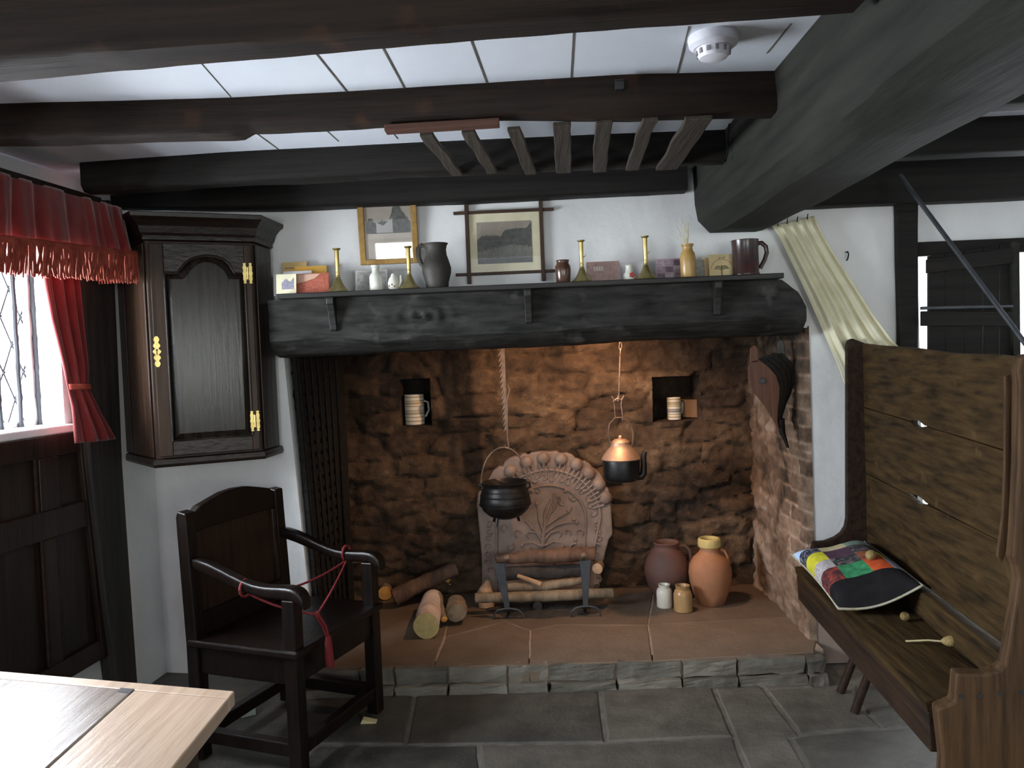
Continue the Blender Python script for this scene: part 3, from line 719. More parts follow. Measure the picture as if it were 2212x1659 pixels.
leaf('card', 1342, 1392, 566, 3.31, .12, [K['paper']], 'white card behind the ornament with the red flower', 'card')
def d_purple(P, o):
    for i in range(3):
        for j in range(3):
            u0, v0 = .04+i*.315, .06+j*.31
            poly_part('printed_view', o, P, [(u0,v0),(u0+.285,v0),(u0+.285,v0+.26),(u0,v0+.26)], multi('purple%d' % ((i*2+j) % 3), [[(.07,.04,.07),(.22,.15,.2)], [(.14,.09,.12),(.4,.3,.34)], [(.2,.14,.16),(.5,.42,.44)]][(i*2+j) % 3], 50))
leaf('postcard', 1418, 1476, 558, 3.25, .15, [pm('mauve', (.36,.25,.29))], 'purple postcard of several small views left of the stoneware bottle', 'postcard', None, d_purple)
def d_dark(P, o): poly_part('photograph', o, P, [(.06,.04),(.94,.04),(.94,.95),(.06,.95)], multi('darkphoto', [(.05,.05,.045), (.2,.19,.16), (.4,.38,.33)], 60))
leaf('postcard', 1500, 1524, 560, 3.25, .15, [pm('greydark', (.2,.19,.17))], 'dark grey photograph right of the stoneware bottle', 'postcard', None, d_dark)
leaf('booklet', 1521, 1550, 556, 3.26, .1, [pm('buff', (.62,.42,.20))], 'buff booklet leaning behind the tree booklet', 'booklet', None, None, .006, .08)
def d_tree(P, o):
    poly_part('cover_print', o, P, [(.06,.04),(.95,.04),(.95,.9),(.06,.9)], multi('cover', [(.58,.42,.2), (.66,.52,.28), (.50,.46,.26)], 9))
    mb = MB()
    mb.tube([P(.48,.05,.001), P(.47,.3,.001), P(.49,.52,.001)], .0022, 6)
    for s in (-1, 1):
        for k in range(4): mb.tube([P(.48,.30+k*.05,.001), P(.48+s*.12,.36+k*.045,.001), P(.48+s*(.30-.03*k),.36+k*.035,.001)], .0013, 5)
    obj('tree_drawing', mb, pm('darkolive', (.12,.12,.06)), o)
    mb = MB()
    mb.tube([P(.5+.42*math.cos(a), .38+.40*math.sin(a), .0008) for a in [PI*i/16 for i in range(17)]], .0012, 5)
    obj('arch_line', mb, pm('rust', (.45,.2,.08)), o)
    mb = MB()
    for k, u in enumerate((.36, .44, .52, .60)):
        a = [(0,0),(0,.07),(.05,.07)] if k % 2 else [(.05,0),(0,.03),(.05,.07)]
        mb.tube([P(u+x, .80+y, .001) for x, y in a], .0011, 5)
    obj('lettering', mb, pm('darkolive', (.12,.12,.06)), o)
leaf('booklet', 1533, 1588, 549, 3.225, .12, [pm('straw', (.66,.55,.28))], 'straw coloured booklet with a drawn tree, left of the dark mug', 'booklet', None, d_tree, .005)
# bottles, jars, jugs
def turned(name, c, prof, m, label, cat, k=1.0, handle=None, hm=None, group=None, part='body'):
    o = thing(name, label, cat, c, 0, group)
    mb = MB(); mb.lathe([(r*k, z*k) for r, z in prof], c, 40); obj(part, mb, m, o, smooth=True, angle=50)
    if handle:
        mb = MB(); mb.tube([V(c)+V((x*k, y*k, z*k)) for x, y, z in handle[0]], handle[1]*k, 10, flat=handle[2] if len(handle) > 2 else 1); obj('handle', mb, hm or m, o, smooth=True)
    return o
def px2(l): return [(r*PX, z*PX) for r, z in l]
turned('bottle', onshelf(813, 3.20), px2([(0,0),(13,0),(14,1.5),(14,30),(12,36),(8,40),(7.5,50),(9.5,51),(9.5,56),(6,56),(6,48),(0,46)]), K['glaze_white'], 'white glazed stoneware bottle in front of the grey photograph', 'bottle')
o = turned('ornament', onshelf(851, 3.20), px2([(0,0),(9,0),(12,7),(13,16),(10,25),(6,31),(4,36),(0,37)]), K['glaze_white'], 'small white china ornament with painted flowers beside the second candlestick', 'ornament')
mb = MB(); c = onshelf(851, 3.20)
mb.tube([c+V((.02,-.004,.012)), c+V((.03,-.004,.035)), c+V((.03,-.002,.06))], [.005,.006,.003], 8); obj('spout', mb, K['glaze_white'], o, smooth=True)
mb = MB()
for a, z in ((-.8,.018),(-.2,.022),(.3,.016)):
    mb.lathe([(0,-.004),(.004,-.002),(.004,.002),(0,.004)], c+V((math.sin(a)*.019, -math.cos(a)*.023, z)), 10)
obj('painted_flowers', mb, pm('flower', (.30,.10,.05)), o, smooth=True)
c = onshelf(945, 3.20)
jp = px2([(0,0),(22,0),(24,3),(25,14),(31,34),(31.5,44),(27,60),(23,72),(22,84),(24,93),(27,97),(25.5,97),(21,86),(0,84)])
turned('jug', c, jp, K['pewter'], 'dark pewter baluster jug between the two framed pictures', 'jug', 1, ([(-.040,0,.168), (-.056,0,.176), (-.070,0,.164), (-.071,0,.130), (-.062,0,.104), (-.048,0,.086)], .0068, 1.4))
turned('jar', onshelf(1217, 3.185), px2([(0,0),(14,0),(15,2),(17,28),(16.5,36),(13,42),(13.5,47),(14.5,49),(12,49),(11,42),(0,41)]), K['brownglaze'], 'small shiny brown glazed jar right of the crossed frame', 'jar')
o = turned('ornament', onshelf(1360, 3.22), px2([(0,0),(11,0),(13,6),(13,14),(9,20),(7,30),(9,34),(7,34),(5,30),(0,28)]), K['glaze_white'], 'small white ornament with one red flower left of the last candlestick', 'ornament')
mb = MB(); c = onshelf(1364, 3.22)
for k in range(5): mb.lathe([(0,-.004),(.005,-.001),(.005,.002),(0,.005)], c+V((math.cos(k*1.26)*.007, -.026, .022+math.sin(k*1.26)*.007)), 10)
obj('painted_flower', mb, pm('redflower', (.45,.03,.02)), o, smooth=True)
cb = onshelf(1487, 3.185)
bp_ = px2([(0,0),(15,0),(16,2),(16.5,44),(15,52),(11,58),(10.5,66),(13,69),(13,72),(8,72),(7.5,64),(0,60)])
turned('bottle', cb, bp_, K['stoneware'], 'ochre stoneware bottle holding dry stems', 'bottle')
o = thing('dried_stems', 'thin dry stems standing in the ochre stoneware bottle', 'stems', cb+V((0, 0, .115)))
for dx, dz, b in ((-.034, .20, .006), (-.016, .235, .004), (-.006, .21, -.003), (.002, .19, -.004), (-.026, .17, .003), (.006, .215, 0)):
    mb = MB(); p = cb+V((b, 0, .118)); q = cb+V((dx*1.1, .004*b/.006, dz)); mb.tube([p, lerp(p, q, .5)+V((.002,0,0)), q], [.0014, .0013, .0008], 6)
    for k in range(3):
        r = lerp(p, q, .8+.08*k); mb.tube([r, r+V((-.004, 0, .012))], [.001, .0005], 5)
    obj('stem', mb, K['stem'], o)
c = onshelf(1611, 3.20)
turned('mug', c, px2([(0,0),(29,0),(30,3),(28,7),(27.5,60),(28.5,74),(29,76),(26,76),(25,10),(0,8)]), K['darkglaze'], 'large dark glazed tankard at the right end of the shelf', 'mug', 1, ([(.050,0,.126), (.066,0,.128), (.082,0,.112), (.085,0,.088), (.076,0,.06), (.062,0,.036), (.058,0,.028)], .0068, 1.3))

# ------------------------------------------------------------------ framed pictures on the wall
yq = YW-.008
pt = .077
lo = onY(838, 571, YW-.012); wl = onY(779, 520, YW).x; wr = onY(905, 520, YW).x
h_ = .29
o = thing('framed_picture', 'gilt framed print of trees and a house, half cut off by the beam', 'picture', ((wl+wr)/2, YW-.01, lo.z))
UPp = V((0, -math.sin(pt), math.cos(pt))); NNp = V((0, -math.cos(pt), -math.sin(pt)))
Wp = wr-wl
def PP(u, v, e=0): return V(((wl+wr)/2, YW-.014, lo.z)) + V((1,0,0))*(u-.5)*Wp + UPp*v*h_ + NNp*e
def bar2(nm, u0, u1, v0, v1, e0, e1, m, par, bev=.002):
    mb = MB(); mb.hexa([PP(u0,v0,e0),PP(u1,v0,e0),PP(u1,v0,e1),PP(u0,v0,e1),PP(u0,v1,e0),PP(u1,v1,e0),PP(u1,v1,e1),PP(u0,v1,e1)]); return obj(nm, mb, m, par, bevel=bev)
f = bar2('frame', 0, .1, 0, 1, -.004, .012, K['gold'], o); bar2('frame', .9, 1, 0, 1, -.004, .012, K['gold'], o); bar2('frame', .1, .9, 0, .075, -.004, .012, K['gold'], o); bar2('frame', .1, .9, .925, 1, -.004, .012, K['gold'], o)
bar2('print', .1, .9, .075, .925, -.003, .0, pm('sepia', (.40,.35,.29)), o, 0)
poly_part('printed_trees', o, PP, rag(.14, .88, .44, [(.14,.6),(.2,.68),(.28,.58),(.4,.62),(.52,.6),(.58,.78),(.68,.88),(.76,.72),(.88,.6)], 40, .05, 2), multi('trees', [(.045,.05,.045), (.16,.165,.14)], 60), .001)
poly_part('printed_house', o, PP, [(.30,.45),(.30,.60),(.42,.55),(.58,.66),(.58,.45)], pm('housegrey', (.42,.40,.38)), .0018)
poly_part('printed_ground', o, PP, [(.1,.075),(.9,.075),(.9,.45),(.1,.45)], pm('sepialight', (.52,.46,.39)), .0008)
mb = MB(); mb.hexa([PP(.1,.075,.004),PP(.9,.075,.004),PP(.9,.075,.005),PP(.1,.075,.005),PP(.1,.925,.004),PP(.9,.925,.004),PP(.9,.925,.005),PP(.1,.925,.005)]); obj('glass', mb, K['glass'], o)
# crossed Oxford frame
x0 = onY(1011, 530, yq).x; x1 = onY(1171, 530, yq).x; z0 = onY(1090, 590, yq).z; z1 = onY(1090, 457, yq).z
xa = onY(985, 590, yq).x; xb = onY(1196, 455, yq).x; za = onY(1010, 614, yq).z; zb = onY(1006, 438, yq).z
o = thing('framed_picture', 'engraving in a brown frame with crossed corners, above the middle of the shelf', 'picture', ((x0+x1)/2, YW-.01, za))
for x in (x0, x1): mb = MB(); mb.bx(x-.008, x+.008, YW-.026, YW-.004, za, zb); obj('upright', mb, K['brownframe'], o, bevel=.002)
for z in (z0, z1): mb = MB(); mb.bx(xa, xb, YW-.022, YW-.004, z-.006, z+.006); obj('crossbar', mb, K['brownframe'], o, bevel=.002)
mb = MB(); mb.bx(x0, x1, YW-.010, YW-.003, z0, z1); obj('mount', mb, K['papercream'], o)
Wc, Hc = x1-x0, z1-z0
def P2(u, v, e=0): return V((lerp(x0, x1, u), YW-.0105-e, lerp(z0, z1, v)))
poly_part('printed_sky', o, P2, [(.125,.16),(.865,.16),(.865,.84),(.125,.84)], pm('sepiasky', (.34,.29,.24)), 0)
poly_part('printed_hills', o, P2, rag(.125, .865, .16, [(.125,.55),(.2,.62),(.35,.62),(.45,.6),(.5,.7),(.65,.72),(.8,.72),(.865,.82)], 36, .02, 6), multi('hills', [(.065,.066,.06), (.13,.13,.12)], 50), .0008)
poly_part('printed_town', o, P2, rag(.13, .86, .24, [(.13,.36),(.3,.4),(.6,.46),(.86,.42)], 50, .06, 8), multi('town', [(.09,.09,.08), (.20,.195,.175), (.33,.32,.28)], (90, 90, 40)), .0014)
mb = MB(); mb.bx(x0+.008, x1-.008, YW-.0165, YW-.0155, z0+.006, z1-.006); obj('glass', mb, K['glass'], o)
# ------------------------------------------------------------------ things in the fireplace
def at(px, py, y): return onY(px, py, y)
# fireback
yb0 = 4.085; leanb = .035
def fbp(px, py, e=0):
    n = V((0, -1, leanb)).normalized(); p0 = V((0, yb0, HZ)); p = onP(px, py, p0, V((0, 1, -leanb)).normalized()); return p + n*e
OUT = [(1042,1296),(1040,1200),(1030,1090),(1032,1066),(1048,1045),(1058,1030),(1066,1016),(1078,1008),(1086,1008),(1090,998),(1100,990),(1112,986),(1122,986),(1128,980),(1136,980),(1141,984),(1148,978),(1170,975),(1190,976),(1204,974),(1210,981),(1224,978),(1236,982),(1246,992),(1250,997),(1264,996),(1274,1002),(1280,1010),(1290,1016),(1298,1024),(1304,1036),(1306,1050),(1315,1056),(1319,1075),(1322,1120),(1324,1155),(1316,1165),(1308,1195),(1300,1230),(1292,1290)]
fb = thing('fireback', 'pale carved cast iron fireback leaning on the back wall', 'fireback', (fbp(1180, 1290).x, yb0, HZ))
mb = MB(); mb.prism([fbp(x, y) for x, y in OUT], V((0, .035, .002)))
obj('plate', mb, K['fireback'], fb, bevel=.008)
mb = MB()
def rel(pts, r, nn=8, e=.002): mb.tube([fbp(x, y, e) for x, y in pts], r*1.35, nn)
def arcp(cx, cy, rx, ry, a0, a1, n=20): return [(cx+rx*math.cos(math.radians(lerp(a0,a1,i/n))), cy-ry*math.sin(math.radians(lerp(a0,a1,i/n)))) for i in range(n+1)]
rel(arcp(1185,1120,112,105,0,180,30), .006); rel(arcp(1185,1120,80,72,0,180,30), .005)
rel([(1297,1120),(1280,1200),(1278,1280)], .006); rel([(1073,1120),(1072,1280)], .006)
rel([(1266,1120),(1262,1200)], .004)
obj('moulding', mb, K['fireback'], fb, smooth=True)
mb = MB()
for i, a in enumerate((165,148,130,112,95,78,62,47,32,17)):        # scallops of the rim
    cx, cy = 1185+128*math.cos(math.radians(a)), 1112-122*math.sin(math.radians(a))
    c = fbp(cx, cy); mb.lathe([(0,.022),(.018,.021),(.030,.012),(.036,0),(0,-.002)], c, 20, axis=V((0,-1,leanb)))
    for k in (-1, 0, 1):
        b = math.radians(a+k*5); p = fbp(1185+96*math.cos(b), 1118-90*math.sin(b), .004); q = fbp(1185+122*math.cos(b), 1114-115*math.sin(b), .012); mb.tube([p, q], [.003, .006], 6)
obj('shell_border', mb, K['fireback'], fb, smooth=True)
mb = MB()
def br(pts, r): 
    pts = [fbp(x, y, .003) for x, y in pts]; m = len(pts); mb.tube(pts, [1.35*r*(1-.6*i/(m-1)) for i in range(m)], 8)
br([(1172,1180),(1176,1140),(1186,1110),(1195,1085),(1197,1065)], .009)
br([(1176,1140),(1176,1110),(1182,1090),(1190,1078)], .006); br([(1174,1150),(1164,1120),(1160,1090)], .006)
br([(1186,1112),(1200,1095),(1206,1075)], .005); br([(1180,1135),(1205,1118),(1228,1106),(1236,1095)], .006)
br([(1178,1150),(1200,1135),(1225,1128),(1246,1128)], .006); br([(1174,1160),(1150,1140),(1135,1125)], .006)
br([(1175,1168),(1190,1150),(1206,1146),(1214,1152),(1208,1160)], .006); br([(1172,1170),(1158,1150),(1142,1148),(1136,1156),(1144,1162)], .006)
br([(1173,1180),(1195,1170),(1212,1172)], .005); br([(1172,1180),(1150,1172),(1130,1174)], .005)
obj('tree_relief', mb, K['fireback'], fb, smooth=True)
for x, y in ((1246,1128),(1228,1104),(1206,1072),(1160,1088),(1240,1122),(1150,1140),(1128,1178),(1215,1180),(1243,1165),(1222,1060),(1150,1060),(1262,1060),(1232,1075)):
    mb = MB(); mb.lathe([(0,.010),(.009,.007),(.011,0),(0,-.002)], fbp(x, y), 12, axis=V((0,-1,leanb))); obj('fruit_relief', mb, K['fireback'], fb, smooth=True)
DG = {'1': [[(0,0),(0,1)]], '6': [[(.9,.95),(.4,.8),(.1,.4),(.15,.1),(.5,0),(.85,.15),(.85,.4),(.5,.55),(.15,.4)]]}
for k, ch in enumerate('1661'):
    x0 = 1136+k*19-(6 if k == 0 else 0)
    mb = MB(); mb.tube([fbp(x0+u*13, 1032-v*16, .003) for u, v in DG[ch][0]], .0035, 6); obj('date_numeral', mb, K['fireback'], fb, smooth=True)
rnd = random.Random(5)
def curl(x, y, s, flip, a0):
    pts = []
    for i in range(16):
        t = i/15; a = a0+flip*t*5.2; r = s*(1-.8*t); pts.append((x+r*math.cos(a), y-r*math.sin(a)))
    mb = MB(); m = [fbp(a, b, .003) for a, b in pts]; mb.tube(m, [.0055*(1-.5*i/15) for i in range(16)], 6); obj('scroll_relief', mb, K['fireback'], fb, smooth=True)
for a in range(8, 175, 11):
    b = math.radians(a); curl(1185+96*math.cos(b), 1120-88*math.sin(b), 8+rnd.random()*3, 1 if (a//11) % 2 else -1, b+rnd.random())
for y in range(1130, 1275, 17):
    curl(1290+rnd.uniform(-2, 3), y, 8, 1 if y % 2 else -1, rnd.random()*6); curl(1056+rnd.uniform(-3, 3), y, 8, -1 if y % 2 else 1, rnd.random()*6)
for x, y, s in ((1140,1190,12),(1210,1192,12),(1240,1185,11),(1120,1150,10),(1250,1150,10),(1225,1150,9),(1160,1060,8),(1215,1085,9),(1240,1075,8),(1130,1195,9),(1100,1180,11),(1090,1140,10),(1195,1205,10),(1255,1200,9)):
    curl(x, y, s, 1 if x > 1180 else -1, rnd.random()*6)
# cauldron on its ratchet hook
yp = 3.92; pk = yp/F
pc = at(1093, 1120, yp)
ca = thing('cauldron', 'black iron cauldron hanging by a thin bail in front of the fireback', 'cauldron', pc)
def cp(l): return [(r*pk, z*pk) for r, z in l]
mb = MB(); mb.lathe(cp([(0,0),(18,1),(36,8),(49,20),(56,34),(55,44),(53,50),(54,51),(52,58),(48,68),(46.5,73),(51,80),(49,81),(44,73),(0,40)]), pc, 48); obj('bowl', mb, K['iron'], ca, smooth=True, angle=50)
for z, r in ((32, 57), (52, 54.5), (62, 51)):
    mb = MB(); mb.lathe(cp([(r-2,z-1.6),(r,z-.8),(r,z+.8),(r-2,z+1.6)]), pc, 48, close=False); obj('band', mb, K['iron'], ca, smooth=True)
for a in (-.6, 2.3, 4.0):
    mb = MB(); d = V((math.sin(a), -math.cos(a), 0)); mb.tube([pc+d*.07+V((0,0,.015)), pc+d*.085-V((0,0,.025))], [.009, .006], 10); obj('foot', mb, K['iron'], ca, smooth=True)
for s in (-1, 1):
    mb = MB(); q = pc+V((s*46*pk, 0, 62*pk)); mb.tube([q, q+V((s*.022,0,.012)), q+V((s*.018,0,.034)), q+V((s*.004,0,.036))], .005, 8); obj('ear', mb, K['iron'], ca, smooth=True)
mb = MB(); tp = at(1096, 966, yp)
mb.tube([pc+V((math.cos(PI*i/24)*51*pk, 0, 72*pk+math.sin(PI*i/24)*(tp.z-pc.z-72*pk))) for i in range(25)], .0042, 8); obj('bail', mb, K['ironwarm'], ca, smooth=True)
# ratchet hook (trammel)
t0 = at(1084, 752, yp); t1 = at(1097, 966, yp)
tr = thing('ratchet_hook', 'toothed iron ratchet bar holding the cauldron', 'hook', t1)
top = t0+V((0,0,.25)); a = t0; b = at(1094, 928, yp)
mb = MB(); 
def wdt(t): return lerp(.022, .006, t)
L_ = []; R_ = []
for i in range(21):
    t = i/20; p = lerp(top, b, t); R_.append(p+V((wdt(t)*.7,0,0))); L_.append(p-V((wdt(t)*.5,0,0)))
mb.loft([[l, r, r+V((0,.005,0)), l+V((0,.005,0))] for l, r in zip(L_, R_)])
obj('bar', mb, K['ironwarm'], tr)
mb = MB()
for i in range(22):
    t = .12+.86*i/21; p = lerp(top, b, t)-V((wdt(t)*.45,0,0))
    mb.prism([p+V((0,-.001,.012)), p+V((-.019*(1-.4*t),-.001,-.022)), p+V((-.013,-.001,-.025)), p+V((.003,-.001,-.010))], V((0,.007,0)))
obj('teeth', mb, K['ironwarm'], tr)
mb = MB(); mb.tube([at(1096,832,yp), at(1101,842,yp), at(1095,866,yp), at(1096,940,yp), t1+V((.004,-.001,.006)), t1+V((.002,-.001,-.007)), t1+V((-.008,-.001,-.004)), t1+V((-.014,-.001,.012))], .0038, 8); obj('link_rod', mb, K['ironwarm'], tr, smooth=True)
# kettle
yk = 3.72; kk = yk/F
kc = at(1343, 1038, yk)
ke = thing('kettle', 'black iron kettle with a copper lid hanging at right', 'kettle', kc)
def kp(l): return [(r*kk, z*kk) for r, z in l]
mb = MB(); mb.lathe(kp([(0,0),(32,0),(37,3),(39,10),(40,44),(39,47),(0,47)]), kc, 44); obj('body', mb, K['iron'], ke, smooth=True, angle=50)
mb = MB(); mb.lathe(kp([(41,46),(42,48),(36,58),(28,68),(22,74),(20,80),(20,84),(15,88),(12,90),(0,92)]), kc, 44); obj('lid', mb, K['copper'], ke, smooth=True, angle=50)
mb = MB(); mb.lathe(kp([(0,91),(4,91),(5,95),(3,98),(0,98)]), kc, 16); obj('lid_knob', mb, K['copper'], ke, smooth=True)
mb = MB(); mb.tube([kc+V((x*kk, -.01, z*kk)) for x, z in ((34,9),(42,8),(47,14),(48,34),(48,52),(51,60),(54,62))], [9*kk,8*kk,7.5*kk,6.5*kk,6*kk,5*kk,4*kk], 12); obj('spout', mb, K['iron'], ke, smooth=True)
mb = MB(); pts = [(-22,82),(-26,104),(-22,124),(-10,136),(4,137),(16,130),(25,116),(28,98),(26,80),(22,70)]
mb.tube([kc+V((x*kk, 0, z*kk)) for x, z in pts], .0042, 10, flat=2.6, up=(0, 1, 0)); obj('handle', mb, K['ironwarm'], ke, smooth=True)
# forked hanger and chain for the kettle
hk = thing('kettle_hanger', 'rusty forked iron hanger on a chain above the kettle', 'hook', at(1350, 900, yk))
h0 = kc+V((-2*kk, 0, 137*kk))
mb = MB()
mb.tube([h0+V((-.014,0,.006)), h0+V((-.014,0,-.01)), h0+V((-.018,0,.06)), h0+V((-.022,0,.075)), h0+V((-.006,0,.088)), h0+V((.004,0,.086)), h0+V((.018,0,.08)), h0+V((.014,0,.06)), h0+V((.02,0,.0)), h0+V((.018,0,-.012))], .0055, 8, flat=.6)
for dx in (-.03, .0, .03): mb.tube([h0+V((dx*.5,0,.078)), h0+V((dx,0,.102))], [.006, .003], 8)
obj('fork', mb, K['ironwarm'], hk, smooth=True)
mb = MB(); c0 = h0+V((.004,0,.086)); c1 = at(1347, 742, yk)+V((0,0,.22))
mb.tube([c0, lerp(c0, c1, .25), lerp(c0, c1, .42)], .0035, 8); obj('rod', mb, K['ironwarm'], hk, smooth=True)
mb = MB()
for i in range(9):
    p = lerp(c0, c1, .42+.58*(i+.5)/9); d = (c1-c0)*.58/9*.62; w = V((.006,0,0)) if i % 2 else V((0,.006,0))
    mb.tube([p+d*math.cos(2*PI*k/14)+w*math.sin(2*PI*k/14) for k in range(15)], .0018, 6, caps=False)
obj('chain', mb, K['ironwarm'], hk, smooth=True)
# crane bar up the flue that both hang from
mb = MB(); mb.tube([V((XB0+.02, 3.80, top.z)), V((-.1, 3.90, top.z+.012)), V((.55, 3.75, top.z+.0)), V((XR+.03, 3.70, top.z+.01))], .016, 10)
solo('chimney_bar', mb, K['iron'], 'iron bar across the flue, from which the cauldron and kettle hang', 'bar', smooth=True)
# andirons
def andiron(c, s, label, lean):
    r = thing('andiron', label, 'andiron', c, 0, 'pair of fire dogs')
    k = 3.72/F
    P = lambda x, z, y=0: c+V((x*k+lean*z*k*8, y, z*k))
    mb = MB()
    prof = [(0, 22, 5.5), (0, 60, 7.5), (0, 100, 10.5), (0, 124, 13)]
    mb.loft([[P(-w, z, -.004), P(w, z, -.004), P(w, z, .006), P(-w, z, .006)] for _, z, w in prof]); obj('shaft', mb, K['steelgrey'], r, bevel=.002)
    mb = MB(); mb.bx(P(0,0).x-.006, P(0,0).x+.006, c.y-.003, c.y+.005, c.z+122*k, c.z+134*k); obj('neck', mb, K['iron'], r)
    mb = MB(); a = c+V((0, -.008, 137*k)); mb.lathe([(0,-.012),(.014,-.012),(.016,-.006),(.016,.006),(.014,.012),(0,.012)], a, 20, axis=(1, 0, 0)); obj('scroll', mb, K['ironwarm'], r, smooth=True)
    mb = MB(); mb.tube([P(-33, .5), P(-31, 12), P(-22, 20), P(-8, 23), P(8, 23), P(22, 20), P(31, 12), P(34, .5)], .0065, 8, flat=.8); obj('feet', mb, K['steelgrey'], r, smooth=True)
    mb = MB(); mb.tube([P(0, 20, .0), P(0, 8, .03), P(0, 7, .24), P(0, 1, .25)], .007, 8); obj('log_bar', mb, K['iron'], r, smooth=True)
    return r
andiron(onZ(1100, 1337, HZ), 1, 'grey iron fire dog below the cauldron', -.018)
andiron(onZ(1265, 1332, HZ), 1, 'grey iron fire dog at the right of the logs', .004)
# logs
def log(name, label, pts, rads, mb_, me_, group=None, bump=.006, seed=0, n=16, flatend=True, squash=1):
    m = MB(); path = [V(p) for p in pts]
    fine = []; rr = []
    for i in range(len(path)-1):
        for j in range(6): fine.append(lerp(path[i], path[i+1], j/6)); rr.append(lerp(rads[i], rads[i+1], j/6))
    fine.append(path[-1]); rr.append(rads[-1])
    m.tube(fine, rr, n, caps=False, flat=squash)
    for i, p in enumerate(m.v): m.v[i] = p + noise.noise_vector(V((p.x*14+seed, p.y*14, p.z*14)))*bump + noise.noise_vector(V((p.x*40+seed, p.y*40, p.z*40)))*bump*.35
    N_ = len(fine)
    c0 = sum(m.v[:n], V((0,0,0)))/n; c1 = sum(m.v[-n:], V((0,0,0)))/n
    r0, r1 = [v.copy() for v in m.v[:n]], [v.copy() for v in m.v[-n:]]
    b = base_of(m); o = thing(name, label, 'log', b, 0, group)
    obj('bark', m, mb_, o, smooth=True, angle=60)
    e = MB(); d0 = (fine[0]-fine[1]).normalized()*.001; e.add(r0+[c0+d0*4], [(i, (i+1) % n, n) for i in range(n)]); obj('cut_end', e, me_, o)
    e = MB(); d1 = (fine[-1]-fine[-2]).normalized()*.001; e.add(r1+[c1+d1*4], [(i, (i+1) % n, n) for i in range(n)]); obj('cut_end', e, me_, o)
    return o
cbir = onZ(922, 1380, HZ); rb = 28.5*cbir.y/F
b0 = cbir+V((0, 0, rb)); b1 = b0+V((-.012, .2, -.004)); b2 = b0+V((-.02, .40, -.006))
log('birch_log', 'pale birch log with its cut end facing the room', [b0, b1, b2], [rb, rb*.96, rb*.92], K['bark_birch'], K['endgrain'], 'logs left of the grate', .003, 1, 24)
def hl(px, py, y): return at(px, py, y)
q0 = onZ(960, 1356, HZ)
log('split_log', 'orange split stick lying against the birch log', [q0+V((0,0,.040)), q0+V((-.03,.12,.062)), q0+V((-.05,.24,.085))], [.015,.018,.014], K['bark_grey'], K['splitorange'], 'logs left of the grate', .003, 2, 10)
q0 = onZ(988, 1352, HZ)
log('short_log', 'short grey stump right of the birch log', [q0+V((.0,.0,.055)), q0+V((-.015,.10,.055)), q0+V((-.02,.19,.05))], [.044,.048,.040], K['bark_grey'], K['bark_grey'], 'logs left of the grate', .010, 3, 16)
q0 = onZ(851, 1312, HZ); q1 = at(985, 1228, 4.10)
log('dark_log', 'dark reddish branch sloping up against the back wall', [q0+V((0,0,.05)), lerp(q0+V((0,0,.05)), q1, .5)+V((-.01,0,.0)), q1], [.045,.038,.035], K['bark_dark'], K['bark_grey'], 'logs left of the grate', .008, 4, 16)
q0 = onZ(832, 1298, HZ)
log('log', 'log with a bright cut end behind the arm of the chair', [q0+V((0,0,.04)), q0+V((-.03,.2,.04))], [.036,.034], K['bark_grey'], K['splitorange'], 'logs left of the grate', .005, 5, 14)
q0 = onZ(968, 1283, HZ)
log('log', 'log with a bright cut end under the sloping branch', [q0+V((0,0,.040)), q0+V((-.02,.11,.042))], [.04,.038], K['bark_dark'], K['splitorange'], 'logs left of the grate', .005, 6, 14)
# burning stack on the fire dogs
z0 = HZ
a0, a1 = at(1072, 1208, 3.93), at(1286, 1196, 3.93)
log('charred_log', 'topmost thick scorched log across the fire dogs', [a0, lerp(a0, a1, .5)+V((0,0,.002)), a1], [.022,.038,.034], K['bark_dark'], K['char'], 'logs on the fire dogs', .008, 7, 16)
a0, a1 = at(1090, 1240, 3.92), at(1262, 1232, 3.94)
log('charred_log', 'black charred log below the topmost log', [a0, lerp(a0, a1, .5), a1], [.032,.036,.03], K['char'], K['char'], 'logs on the fire dogs', .008, 8, 16)
a0, a1 = at(1098, 1268, 3.88), at(1258, 1254, 3.90)
log('grey_log', 'grey branch in the middle of the stack', [a0, lerp(a0, a1, .5)-V((0,0,.012)), a1], [.02,.024,.02], K['bark_grey'], K['endpink'], 'logs on the fire dogs', .006, 9, 14)
a0, a1 = at(1028, 1292, 3.84), at(1324, 1280, 3.87)
log('long_log', 'longest branch lying low across both fire dogs', [a0, lerp(a0, a1, .5)-V((0,0,.004)), a1], [.024,.027,.024], K['bark_grey'], K['endpink'], 'logs on the fire dogs', .005, 10, 14)
a0, a1 = at(1118, 1243, 3.88), at(1168, 1262, 3.87)
log('split_log', 'small split pink brown stick on the grey branch', [a0, a1], [.010,.014], K['endpink'], K['endpink'], 'logs on the fire dogs', .002, 11, 8)
a0, a1 = at(1290, 1228, 3.93), at(1296, 1222, 4.02)
log('log', 'log with a round pale end right of the right fire dog', [a0, a1], [.026,.024], K['bark_grey'], K['endpink'], 'logs on the fire dogs', .003, 12, 14)
q0 = onZ(1056, 1284, HZ)
a0 = at(1058, 1262, 3.93)
log('wedge_log', 'pale wedge shaped block left of the left fire dog', [V((q0.x, 3.95, HZ)), V((q0.x-.004, 3.96, HZ+.07)), V((q0.x+.012, 3.97, HZ+.125))], [.04,.042,.014], K['endpink'], K['endpink'], 'logs on the fire dogs', .006, 13, 12)
q0 = onZ(1163, 1322, HZ)
log('charred_log', 'charred stub lying under the stack', [q0+V((0,0,.026)), q0+V((.0,.14,.028))], [.024,.024], K['char'], K['char'], 'logs on the fire dogs', .006, 14, 14)
mb = MB(); rows = []
ac = at(1180, 1310, 3.88)
